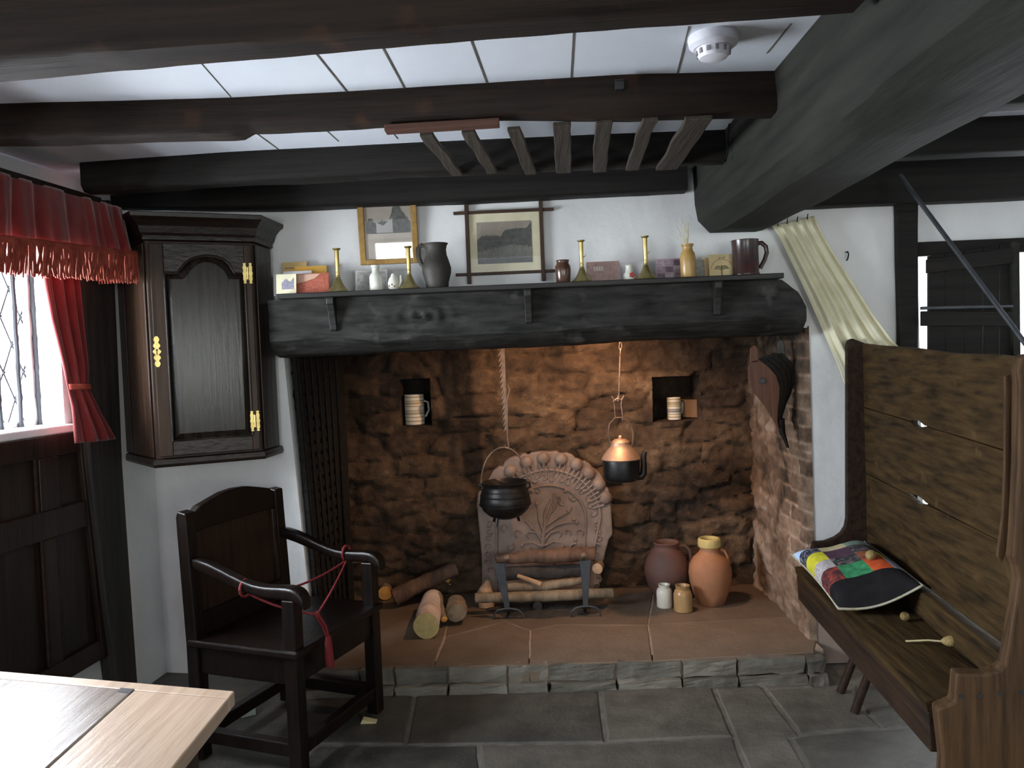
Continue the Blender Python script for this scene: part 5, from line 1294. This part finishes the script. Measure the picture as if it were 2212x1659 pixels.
obj('cord', mb, K['cord'], o, smooth=True)
mb = MB(); mb.lathe([(0,.01),(.009,.006),(.011,-.008),(.013,-.03),(.016,-.075),(.013,-.09),(0,-.088)], k2, 14)
for k in range(16): a = 2*PI*k/16; mb.tube([k2+V((.010*math.cos(a), .010*math.sin(a), -.02)), k3+V((.013*math.cos(a), .013*math.sin(a), random.uniform(-.008,.01)))], [.003,.002], 5)
obj('tassel', mb, K['cord'], o, smooth=True)

# small things on the floor by the chair
c = onZ(536, 1545, 0)
mb = MB(); a = .5; mb.box((c.x, c.y, .018), (.055, .035, .034), 0, (V((math.cos(a), math.sin(a), 0)), V((-math.sin(a), math.cos(a), 0)), V((0,0,1))))
solo('small_box', mb, pm('palegreen', (.34,.38,.33)), 'small pale green box on the floor under the armchair', 'box', bevel=.002)
c = onZ(797, 1560, 0)
mb = MB(); mb.prism([c+V((-.03,-.015,0)), c+V((.03,-.015,0)), c+V((.03,-.015,.004)), c+V((-.022,-.015,.016))], V((0,.03,0)))
solo('wooden_wedge', mb, K['stem'], 'pale wooden wedge at the front foot of the armchair by the hearth', 'wedge', bevel=.001)
# ------------------------------------------------------------------ table at the lower left
zt_ = .72
P0 = onZ(507, 1492, zt_); Pb = onZ(0, 1449, zt_); Pr = onZ(372, 1659, zt_)
eb = (Pb-P0).normalized(); er = (Pr-P0).normalized()
er = (er - eb*er.dot(eb)).normalized() if False else er
LT = 1.25; WT = .85
tb = thing('table', 'oak table with a scrubbed pale board and a darker grey board', 'table', P0+eb*WT/2+er*LT/2-V((0,0,zt_)))
def tq(nm, a0, a1, b0, b1, m, z0=zt_-.028, z1=zt_, bev=.003):
    mb = MB(); f = lambda a, b, z: P0+eb*a+er*b+V((0,0,z-zt_))
    mb.hexa([f(a0,b0,z0), f(a1,b0,z0), f(a1,b1,z0), f(a0,b1,z0), f(a0,b0,z1), f(a1,b0,z1), f(a1,b1,z1), f(a0,b1,z1)]); return obj(nm, mb, m, tb, bevel=bev)
tq('end_board', 0, WT, 0, .035, K['table'])
sA = onZ(293, 1483, zt_); sB = onZ(110, 1625, zt_)
aS = (sA-P0).dot(eb)
tq('top_board', .0, aS-.001, .0355, LT, K['table']); tq('top_board', aS+.002, WT, .0355, LT, K['tablegrey'])
h = onZ(279, 1488, zt_); mb = MB(); mb.prism([h+eb*.02+V((0,0,.0003)), h-eb*.012+V((0,0,.0003)), h-eb*.012+er*.02+V((0,0,.0003)), h+eb*.016+er*.018+V((0,0,.0003))], V((0,0,.0006))); obj('knot_hole', mb, K['black'], tb)
tq('apron', .07, WT-.07, .06, .085, K['tabledark'], zt_-.14, zt_-.029); tq('apron', .06, .085, .09, LT-.1, K['tabledark'], zt_-.14, zt_-.029); tq('apron', WT-.085, WT-.06, .09, LT-.1, K['tabledark'], zt_-.14, zt_-.029)
for a in (.06, WT-.12):
    for b in (.06, LT-.12): tq('leg', a, a+.06, b, b+.06, K['tabledark'], 0, zt_-.029, .005)
# ------------------------------------------------------------------ settle at the right
Bf = onY(1871, 900, 3.25); Bn = onY(2172, 1000, 2.09); Bf.z = Bn.z = 0
sa = (Bn-Bf).normalized(); sn = V((sa.y, -sa.x, 0))         # sn points into the room
if sn.x > 0: sn = -sn
seatz = .44
LS = (onZ(2000, 1512, seatz)-Bf).dot(sa)
def sp(l, d, z): return Bf+sa*l+sn*d+V((0, 0, z))
def onback(px, py, d=0): return onP(px, py, sp(0, d, 0), sn)
def sback(px, py, d=0):
    p = onback(px, py, d)-Bf; return p.dot(sa), p.z
se = thing('settle', 'high backed oak settle of worn planks facing the hearth', 'settle', sp(LS/2, .1, 0))
def sbox(nm, l0, l1, d0, d1, z0, z1, m='settle', bev=.004, jit=.003, seed=0):
    mb = MB(); nseg = 12; rings = []
    for i in range(nseg+1):
        l = lerp(l0, l1, i/nseg); j = [noise.noise_vector(V((l*4+seed, k*3.3, seed)))*jit for k in range(4)]
        rings.append([sp(l, d0, z0)+j[0], sp(l, d1, z0)+j[1], sp(l, d1, z1)+j[2], sp(l, d0, z1)+j[3]])
    mb.loft(rings); return obj(nm, mb, K[m], se, bevel=bev)
c1a = sback(1872, 880); c1b = sback(2140, 962); c2a = sback(1872, 1021); c2b = sback(2162, 1168)
zt0 = sback(1872, 742)[1]; zt1 = onback(2172, 774).z
def zline(a, b, l): return a[1]+(b[1]-a[1])*(l-a[0])/(b[0]-a[0])
def plank(nm, f0, f1, seed):
    mb = MB(); rings = []
    for i in range(31):
        l = lerp(0.0, LS, i/30); w = noise.noise_vector(V((l*3, seed, 2)))*.003
        rings.append([sp(l, -.012, f0(l)+w.z), sp(l, .008+w.x, f0(l)+w.z), sp(l, .008+w.y, f1(l)), sp(l, -.012, f1(l))])
    mb.loft(rings); return obj(nm, mb, K['settle'], se, bevel=.003)
h1 = sback(1992, 918); h2 = sback(1990, 1080)
def gap(f, h, s):                      # gaps between boards widen a little near the light holes
    return lambda l: f(l)+s*(.0015+.010*math.exp(-((l-h[0]+.022)/.05)**6))
L1 = lambda l: zline(c1a, c1b, l); L2 = lambda l: zline(c2a, c2b, l); LTop = lambda l: lerp(zt0, zt1, l/LS)+.008*noise.noise(V((l*3,1,1)))
zg = .535
plank('back_plank', gap(L1, h1, 1), LTop, 1); plank('back_plank', gap(L2, h2, 1), gap(L1, h1, -1), 2)
plank('back_plank', lambda l: zg+.004, gap(L2, h2, -1), 3)
sbox('back_rail', 0, LS, -.014, .035, seatz+.002, zg-.004, 'settle', .006, .004, 5)
# strips behind the joints, leaving the light holes open
for L_, h in ((L1, h1), (L2, h2)):
    for a, b in ((0.0, h[0]-.19), (h[0]+.02, LS)):
        mb = MB(); mb.loft([[sp(l, -.03, L_(l)-.02), sp(l, -.013, L_(l)-.02), sp(l, -.013, L_(l)+.02), sp(l, -.03, L_(l)+.02)] for l in [lerp(a, b, i/8) for i in range(9)]])
        obj('batten', mb, K['settledark'], se)
fF = onZ(1729, 1236, seatz)-Bf; fN = onZ(2000, 1512, seatz)-Bf
dF, dN = fF.dot(sn), fN.dot(sn)
def dfr(l): return lerp(dF, dN, (l-fF.dot(sa))/((fN-fF).dot(sa)))
mb = MB(); rings = []
for i in range(25):
    l = lerp(-.0, LS-.0, i/24); w = noise.noise_vector(V((l*5, 4, 4)))*.004
    rings.append([sp(l, .0, seatz-.03), sp(l, dfr(l)-.004, seatz-.03), sp(l, dfr(l)+w.x, seatz-.004), sp(l, dfr(l)-.008+w.x, seatz+w.z*.5), sp(l, .07, seatz-.004), sp(l, .0, seatz)])
mb.loft(rings); obj('seat', mb, K['settle'], se, smooth=True, angle=40)
mb = MB(); rings = []
for i in range(25):
    l = lerp(.01, LS-.0, i/24)
    rings.append([sp(l, dfr(l)-.03, seatz-.135), sp(l, dfr(l)-.008, seatz-.135), sp(l, dfr(l)-.004, seatz-.031), sp(l, dfr(l)-.03, seatz-.031)])
mb.loft(rings); obj('front_board', mb, K['settledark'], se, bevel=.004)
# far end panel with its curved arm
def endp(pts, l): return [onP(x, y, sp(l, 0, 0), sa) for x, y in pts]
fe = endp([(1829,745),(1833,735),(1842,731),(1868,741),(1880,745),(1890,1300),(1745,1300),(1741,1236),(1757,1172),(1782,1170),(1803,1162),(1817,1152),(1826,1138),(1829,1120)], 0)
lowl = [p for p in fe]
mb = MB(); mb.prism(fe, -sa*.03); obj('end_panel', mb, K['settledark'], se, bevel=.005)
# near end panel
ne = endp([(2186,772),(2196,766),(2215,764),(2330,800),(2420,1000),(2440,1760),(2040,1760),(2020,1659),(2022,1620),(2010,1516),(2046,1500),(2051,1440),(2110,1442),(2140,1434),(2154,1420),(2168,1335),(2176,1290),(2182,1241),(2178,1215),(2170,1195),(2174,1150),(2182,1000),(2184,830),(2180,800)], LS)
ne = [V((p.x, p.y, max(p.z, .0))) for p in ne]
mb = MB(); mb.prism(ne, sa*.045); obj('end_panel', mb, K['settleZ'], se, bevel=.006)
mb = MB(); nb_ = endp([(2166,812),(2182,806),(2180,1000),(2174,1150),(2169,1192),(2160,1215),(2150,1200),(2160,1120),(2166,1000)], LS-.012); mb.prism(nb_, sa*.011); obj('batten', mb, K['settleZ'], se, bevel=.003)
for px, py in ((2076,1504),(2117,1503),(2160,1498),(2208,1496)):
    mb = MB(); p = onP(px, py, sp(LS+.045, 0, 0), sa); mb.lathe([(0,.002),(.006,.002),(.006,-.004),(0,-.004)], p, 12, axis=sa); obj('peg', mb, K['black'], se)

# patchwork cushion
cA = V((onY(1711, 1199, 3.19).x, 3.19, onY(1711, 1199, 3.19).z)); cB = onZ(1812, 1316, seatz+.022)
cC = onback(1993, 1266, .035); cD = onback(1868, 1172, .035)
NC = 40
PT = {(0,0):1,(0,1):2,(0,2):3,(0,3):4,(0,4):5, (1,0):6,(1,1):6,(1,2):7,(1,3):8,(1,4):9, (2,0):7,(2,1):10,(2,2):8,(2,3):11,(2,4):12}
# u: front edge -> back, v: far end -> near end
up = (cB-cA).cross(cC-cB); up = up.normalized()*(1 if up.z > 0 else -1)
top_ = []; bot_ = []
for i in range(NC+1):
    r1, r2 = [], []
    for j in range(NC+1):
        u, v = i/NC, j/NC
        pin = 1-.10*(1-abs(2*v-1)**2)*abs(2*u-1)**3*0
        uu = .5+(u-.5)*(1-.07*math.sin(PI*v)); vv = .5+(v-.5)*(1-.06*math.sin(PI*u))
        p = lerp(lerp(cA, cD, uu), lerp(cB, cC, uu), vv)
        b = (max(0, (1-abs(2*u-1)**3.2))*max(0, (1-abs(2*v-1)**3.2)))**.6
        r1.append(p-V((0,0,.034*math.sin(PI*u)))+up*(.092*b+.004+.002*noise.noise(V((u*6, v*6, 0)))*b)); r2.append(p-V((0,0,.034*math.sin(PI*u)))-up*(.034*b-.002))
    top_.append(r1); bot_.append(r2)
cu_ = thing('cushion', 'patchwork cushion of floral and plain squares on the settle', 'cushion', (cA+cB+cC+cD)/4-up*.02)
pcols = [('black_velvet', [(.006,.005,.006), (.012,.011,.012)], 30), ('pale_blue_print', [(.30,.48,.75), (.62,.72,.85)], 90), ('navy_print', [(.012,.014,.03), (.03,.035,.06), (.4,.4,.4)], 70), ('yellow_print', [(.42,.38,.02), (.66,.60,.05)], 40),
         ('grey_print', [(.20,.17,.18), (.62,.56,.56)], 120), ('dark_red_floral', [(.03,.015,.03), (.10,.03,.03), (.50,.06,.02)], 45), ('cream_print', [(.52,.43,.24), (.62,.52,.32)], 30), ('purple_plain', [(.075,.035,.06), (.10,.05,.08)], 20), ('dark_floral', [(.018,.018,.022), (.05,.05,.05), (.35,.25,.25)], 55),
         ('green_print', [(.02,.12,.05), (.06,.30,.13)], 45), ('teal_print', [(.12,.20,.16), (.28,.38,.30)], 60), ('red_floral', [(.10,.03,.02), (.22,.09,.05), (.62,.05,.02)], 45), ('red_print', [(.45,.05,.02), (.6,.12,.03)], 45), ('backing_print', [(.20,.18,.09), (.45,.42,.30), (.25,.2,.32)], 80)]
pmats = [mat(n_, c_, s_, .85, bump=.2, pos=None if len(c_) == 2 else [.3, .5, .72], spec=.2) for n_, c_, s_ in pcols]
mb = MB()
for i in range(NC):
    for j in range(NC):
        u, v = (i+.5)/NC, (j+.5)/NC
        if v > .82: k = 0
        else:
            r = min(4, int(v/.164)); c = 0 if u < .33 else (1 if u < .68 else 2)
            k = PT[(c, r)]
            if c == 2 and u > .9: k = 1 if (r in (1, 4)) else (3 if r == 3 else k)
        mb.add([top_[i][j], top_[i+1][j], top_[i+1][j+1], top_[i][j+1]], [(0,1,2,3)], k)
me_b = MB(); me_b.v = mb.v
o = obj('cover', mb, pmats, cu_, smooth=False, recalc=False)
bm = bmesh.new(); bm.from_mesh(o.data); bmesh.ops.remove_doubles(bm, verts=bm.verts, dist=1e-5); bmesh.ops.recalc_face_normals(bm, faces=bm.faces[:])
bm.to_mesh(o.data); bm.free(); o.data.shade_smooth()
mb = MB(); mb.grid(bot_)
ed = [top_[i][0] for i in range(NC+1)] + [top_[NC][j] for j in range(1, NC+1)] + [top_[i][NC] for i in range(NC-1, -1, -1)] + [top_[0][j] for j in range(NC-1, 0, -1)]
eb_ = [bot_[i][0] for i in range(NC+1)] + [bot_[NC][j] for j in range(1, NC+1)] + [bot_[i][NC] for i in range(NC-1, -1, -1)] + [bot_[0][j] for j in range(NC-1, 0, -1)]
mb.loft([ed, eb_], caps=False); obj('backing', mb, pmats[13], cu_, smooth=True, angle=180)
mb = MB(); mb.tube([lerp(a, b, .5)-up*.001 for a, b in zip(ed, eb_)]+[lerp(ed[0], eb_[0], .5)], .0045, 6, caps=False); obj('piping', mb, pmats[13], cu_, smooth=True)

# teasels that keep people from sitting down
def teasel(c, ax, L_, R_, label, stem=None):
    o = thing('teasel', label, 'teasel', c, 0, 'dried teasels laid on the settle')
    ax = V(ax).normalized(); mb = MB()
    mb.lathe([(R_*math.sin(PI*i/12)**.7 if 0 < i < 12 else 0, -L_/2+L_*i/12) for i in range(13)], c, 20, axis=ax)
    obj('seed_head', mb, K['teasel'], o, smooth=True)
    mb = MB(); X = ax.orthogonal().normalized(); Y = ax.cross(X); N_ = 150
    for k in range(N_):
        t = (k+.5)/N_; a = k*2.39996; z = -L_/2+L_*t; r = R_*max(.02, math.sin(PI*t))**.7; d = X*math.cos(a)+Y*math.sin(a)
        p = c+ax*z+d*r*.95; s_ = (ax.cross(d))*.0012; mb.add([p-s_, p+s_, p+d*.004+ax*.004], [(0,1,2)])
    x = obj('bristles', mb, K['teasel'], o, recalc=False); x['kind'] = 'stuff'
    if stem: mb = MB(); mb.tube(stem, .0028, 7); obj('stem', mb, K['stem'], o, smooth=True)
    return o
def ontop(px, py):                      # a point on the upper side of the cushion
    best = None
    for i in range(NC+1):
        for j in range(NC+1):
            d = top_[i][j]-CAM; q = ray(px, py).normalized(); e = (d-q*d.dot(q)).length
            if best is None or e < best[0]: best = (e, top_[i][j])
    return best[1]
c = ontop(1884, 1206)+up*.014; teasel(c, (.5, .7, .2), .036, .017, 'round brown teasel head lying on the patchwork cushion')
c = onZ(1953, 1340, seatz)+V((0, 0, .013)); teasel(c, (.1, -.9, .5), .030, .013, 'stemless teasel head lying on the bare seat of the settle')
c = onZ(2054, 1396, seatz)+V((0, 0, .015)); d_ = onZ(1956, 1388, seatz)+V((0, 0, .004)); ax = (c-d_).normalized()
teasel(c, ax, .056, .016, 'teasel on a long pale stem lying on the settle', [d_, lerp(d_, c, .5)+V((0,0,.003)), c-ax*.027])

# stool pushed under the settle: only two of its legs show
st = thing('wooden_stool', 'small dark stool with stick legs pushed under the settle', 'stool', (1.30, 3.02, 0))
mb = MB(); mb.lathe([(0,.252),(.115,.252),(.12,.258),(.12,.272),(.115,.278),(0,.278)], (1.30, 3.04, 0), 36); obj('seat', mb, K['settledark'], st, smooth=True)
for a, b in ((onZ(1815, 1496, 0), V((1.25, 3.07, .255))), (onZ(1845, 1541, 0), V((1.27, 2.975, .255))), (V((1.43, 3.02, 0)), V((1.37, 3.03, .255)))):
    mb = MB(); mb.tube([a, b], [.016, .014], 12); obj('leg', mb, K['settledark'], st, smooth=True)

# cream curtain drawn back over the settle
LEc = [(1668,488),(1680,505),(1700,545),(1722,590),(1746,640),(1768,690),(1790,740),(1812,790),(1826,830)]
REc = [(1758,466),(1768,490),(1790,530),(1818,575),(1850,625),(1885,680),(1925,735),(1990,800),(2020,840)]
o = thing('hanging_curtain', 'cream cloth curtain swept aside behind the settle', 'curtain', at(1850, 780, 3.31))
rows = []
for i in range(61):
    t = i/60*(len(LEc)-1); k = min(int(t), len(LEc)-2); f = t-k
    xl_, yl_ = lerp(LEc[k][0], LEc[k+1][0], f), lerp(LEc[k][1], LEc[k+1][1], f); xr_, yr_ = lerp(REc[k][0], REc[k+1][0], f), lerp(REc[k][1], REc[k+1][1], f)
    row = []
    for j in range(65):
        u = j/64; w = math.sin(u*PI*9+.4*math.sin(i*.05))+.5*math.sin(u*PI*17+2)
        dsag = 10*math.sin(PI*u)*sm(30, 60, i)
        p = at(lerp(xl_, xr_, u), lerp(yl_, yr_, u)+dsag, 3.305); row.append(p+V((0, w*.011*(.6+.4*i/60), 0)))
    rows.append(row)
mb = MB(); mb.grid(rows); obj('cloth', mb, K['cream'], o, smooth=True, solid=.003, angle=180)
for px, py in ((1680,488),(1700,484),(1722,480),(1744,474)):
    mb = MB(); p = at(px, py, 3.29); mb.tube([p, p+V((0,-.004,.014)), p+V((.003,0,.022))], .002, 6); obj('hook', mb, K['iron'], o)


# right-hand window with its plank shutter, post and rod
mb = MB(); q = [(1938,415),(1985,415),(1984,500),(1985,620),(1984,760),(1983,1490),(1945,1490),(1944,700),(1940,560)]
mb.prism([at(x, y, 3.32) for x, y in q], V((0, .038, 0))); solo('timber_post', mb, K['beamdark'], 'black upright timber post left of the plank shutter', 'post', bevel=.006)
o = bpy.data.objects.new('window_2', None); COL.objects.link(o); o.location = (xw2+.3, YW, .6); o['kind'] = 'structure'; WORLD[o.name] = Matrix.Translation(o.location)
zl0, zl1 = at(2050, 552, 3.35).z, at(2050, 521, 3.35).z
mb = MB(); mb.bx(xw2-.01, 2.6, 3.335, YW-.001, zl0, zl1); obj('lintel', mb, K['beamdark'], o, bevel=.004)
mb = MB(); mb.bx(xw2, 2.6, YW+.06, YW+.065, .55, zw2); obj('pane', mb, K['glass'], o)
mb = MB(); mb.bx(xw2, 2.6, YW, YW+.15, .55, .575); obj('window_sill', mb, K['plaster'], o)
# shutter hangs on the inside, a little ajar
o = thing('plank_shutter', 'dark ledged plank shutter in front of the right window', 'shutter', at(2100, 760, 3.30))
def shq(pts, y, dep, nm, m, bev=.003): 
    mb = MB(); mb.prism([at(a, b, y) for a, b in pts], V((0, dep, 0))); return obj(nm, mb, m, o, bevel=bev)
xs = [2006, 2042, 2082, 2124, 2160, 2188]
for i in range(5):
    t0, t1 = lerp(553, 524, (xs[i]-2006)/182), lerp(553, 524, (xs[i+1]-2006)/182)
    shq([(xs[i]+.6, t0), (xs[i+1]-.6, t1), (xs[i+1]-.6, 900), (xs[i]+.6, 900)], 3.305, .018, 'plank', K['beamdark'])
for y0_, y1_, w in ((560, 590, 0), (672, 704, -12)): shq([(2004+w, y0_-(0 if w else 0)), (2190, y0_-(26 if not w else 0)), (2190, y1_-(22 if not w else 0)), (2004+w, y1_)], 3.285, .019, 'ledge', K['beamdark'])
shq([(1992,662),(2190,658),(2190,664),(1992,669)], 3.282, .02, 'iron_strap', K['steelgrey'])
mb = MB(); mb.prism([at(x, y, 3.285) for x, y in ((2188,522),(2203,522),(2207,900),(2190,900))], V((0, .06, 0))); solo('timber_post', mb, K['mainbeam'], 'slim grey post at the right edge of the plank shutter', 'post', bevel=.004)
a, b = at(1944, 378, 3.10), at(2222, 752, 2.62)
mb = MB(); mb.tube([a, lerp(a, b, .45), b], .0105, 10, flat=.7); solo('iron_rod', mb, K['steelgrey'], 'thin grey iron rod slanting down in front of the plank shutter', 'rod', smooth=True)
mb = MB(); p = at(1827, 545, YW); mb.tube([p+V((0,.01,0)), p+V((0,-.02,0)), p+V((0.002,-.024,-.012)), p+V((.0,-.018,-.03)), p+V((-.002,-.012,-.035))], .003, 6); solo('wall_hook', mb, K['iron'], 'small bent iron hook in the white wall right of the cream curtain', 'hook', smooth=True)

# ------------------------------------------------------------------ ceiling fittings
c = onZ(1540, 78, ZC); k = c.y/F
o = thing('smoke_detector', 'round white smoke detector on the ceiling boards', 'detector', (c.x, c.y, ZC))
C0 = V((c.x, c.y, ZC))
mb = MB(); mb.lathe([(0,0),(.059,0),(.060,-.006),(.057,-.022),(.047,-.030),(0,-.030)], C0, 40); obj('base', mb, K['white'], o, smooth=True)
mb = MB(); mb.lathe([(0,-.028),(.041,-.030),(.038,-.044),(.033,-.052),(.018,-.056),(0,-.056)], C0, 32)
obj('sensor_head', mb, K['white'], o, smooth=True)
for i in range(12):
    a = 2*PI*i/12; d = V((math.cos(a), math.sin(a), 0)); t_ = V((-d.y, d.x, 0)); mb = MB(); q = C0+d*.0395+V((0,0,-.039))
    mb.box(q, (.008, .003, .012), 0, (t_, d, V((0,0,1)))); obj('vent', mb, pm('ventgrey', (.25,.24,.26)), o)
p = onY(1338, 186, f2(.3)-.012); mb = MB(); mb.box(p, (.024, .022, .022)); mb.box(p+V((0,0,.013)), (.026, .024, .004))
solo('beam_clip', mb, K['black'], 'small black fitting fixed to the face of the rack beam', 'fitting', bevel=.002)
# slatted rack between two beams
SL_ = [((921,290),(988,377),.020),((1012,284),(1064,372),.020),((1110,278),(1146,374),.020),((1215,268),(1217,371),.026),((1304,264),(1296,369),.024),((1404,258),(1364,365),.022),((1510,254),(1440,364),.038)]
o = thing('ceiling_rack', 'overhead rack of seven wooden slats slung between two ceiling beams', 'rack', onZ(1200, 320, 1.97))
for i, (a, b, w) in enumerate(SL_):
    za = b2_(onY(a[0], a[1], 2.3).x)-.006; zb2 = b3_(onY(b[0], b[1], 2.85).x)-.006
    p = onP(a[0], a[1], (0, 0, za), V((0,0,1))); q = onP(b[0], b[1], (0, 0, zb2), V((0,0,1)))
    d = (q-p).normalized(); n_ = V((-d.y, d.x, 0)).normalized()
    mb = MB(); rings = []
    for j in range(15):
        t = j/14; c = lerp(p, q, t)+n_*(.006*noise.noise(V((t*3, i*5.1, 0)))); ww = w*(1+.12*noise.noise(V((t*4, i*2.3, 5))))
        rings.append([c-n_*ww-V((0,0,.006)), c+n_*ww-V((0,0,.006)), c+n_*ww+V((0,0,.007)), c-n_*ww+V((0,0,.007))])
    mb.loft(rings); obj('slat', mb, K['slat'], o, bevel=.003)
za = b2_(0)-.004
p, q = onZ(830, 274, za), onZ(1078, 259, za); mb = MB(); mb.hexa([p+V((0,-.004,-.012)), q+V((0,-.004,-.012)), q+V((0,.04,-.012)), p+V((0,.04,-.012)), p+V((0,-.004,.006)), q+V((0,-.004,.006)), q+V((0,.04,.006)), p+V((0,.04,.006))])
obj('rail', mb, K['red_batten'], o, bevel=.002)
a = onY(1574, 272, 2.72); mb = MB(); mb.tube([a+V((.004,0,.01)), a, onY(1572, 300, 2.72), onY(1571, 335, 2.72), onY(1566, 348, 2.72), onY(1558, 346, 2.72)], .003, 6)
solo('beam_hook', mb, K['iron'], 'thin iron hook hanging beside the main beam at the end of the rack', 'hook', smooth=True)

# ------------------------------------------------------------------ light
W = bpy.data.worlds.new('sky'); sc.world = W; W.use_nodes = True
bg = W.node_tree.nodes['Background']; bg.inputs[0].default_value = (.86, .93, 1, 1); bg.inputs[1].default_value = 2.2
def area(name, loc, tgt, sx_, sy_, e, col, spread=180):
    l = bpy.data.lights.new(name, 'AREA'); l.shape = 'RECTANGLE'; l.size = sx_; l.size_y = sy_; l.energy = e; l.color = col; l.spread = math.radians(spread)
    o = bpy.data.objects.new(name, l); COL.objects.link(o); o.location = loc
    o.rotation_euler = (V(tgt)-V(loc)).to_track_quat('-Z', 'Y').to_euler(); return o
wc = LW((ws0+ws1)/2, (wz1+wz2)/2, -.34)
area('window_daylight', wc, wc+NL, 1.5, .95, 250, (.84, .92, 1))
area('daylight_behind', (-1.15, -2.285, 1.415), (-1.15, 0, 1.30), 1.15, .85, 22, (.97, .98, 1))
area('daylight_behind', (1.55, -2.285, 1.415), (1.45, 0, 1.30), 1.15, .85, 32, (.95, 1, .93))
area('daylight_right', (2.1, YW+.3, 1.15), (2.0, 0, 1.0), .7, 1.0, 14, (.88, .94, 1))
l = bpy.data.lights.new('chimney_lamp', 'SPOT'); l.energy = 36; l.color = (1, .59, .33); l.spot_size = math.radians(150); l.spot_blend = .6; l.shadow_soft_size = .045
o = bpy.data.objects.new('chimney_lamp', l); COL.objects.link(o); o.location = (.30, 3.52, 1.52); o.rotation_euler = (V((.10, 4.0, .5))-V(o.location)).to_track_quat('-Z', 'Y').to_euler()
vs_ = sc.view_settings; vs_.view_transform = 'Standard'; vs_.look = 'None'; vs_.gamma = 1; vs_.use_curve_mapping = False; vs_.exposure = .65
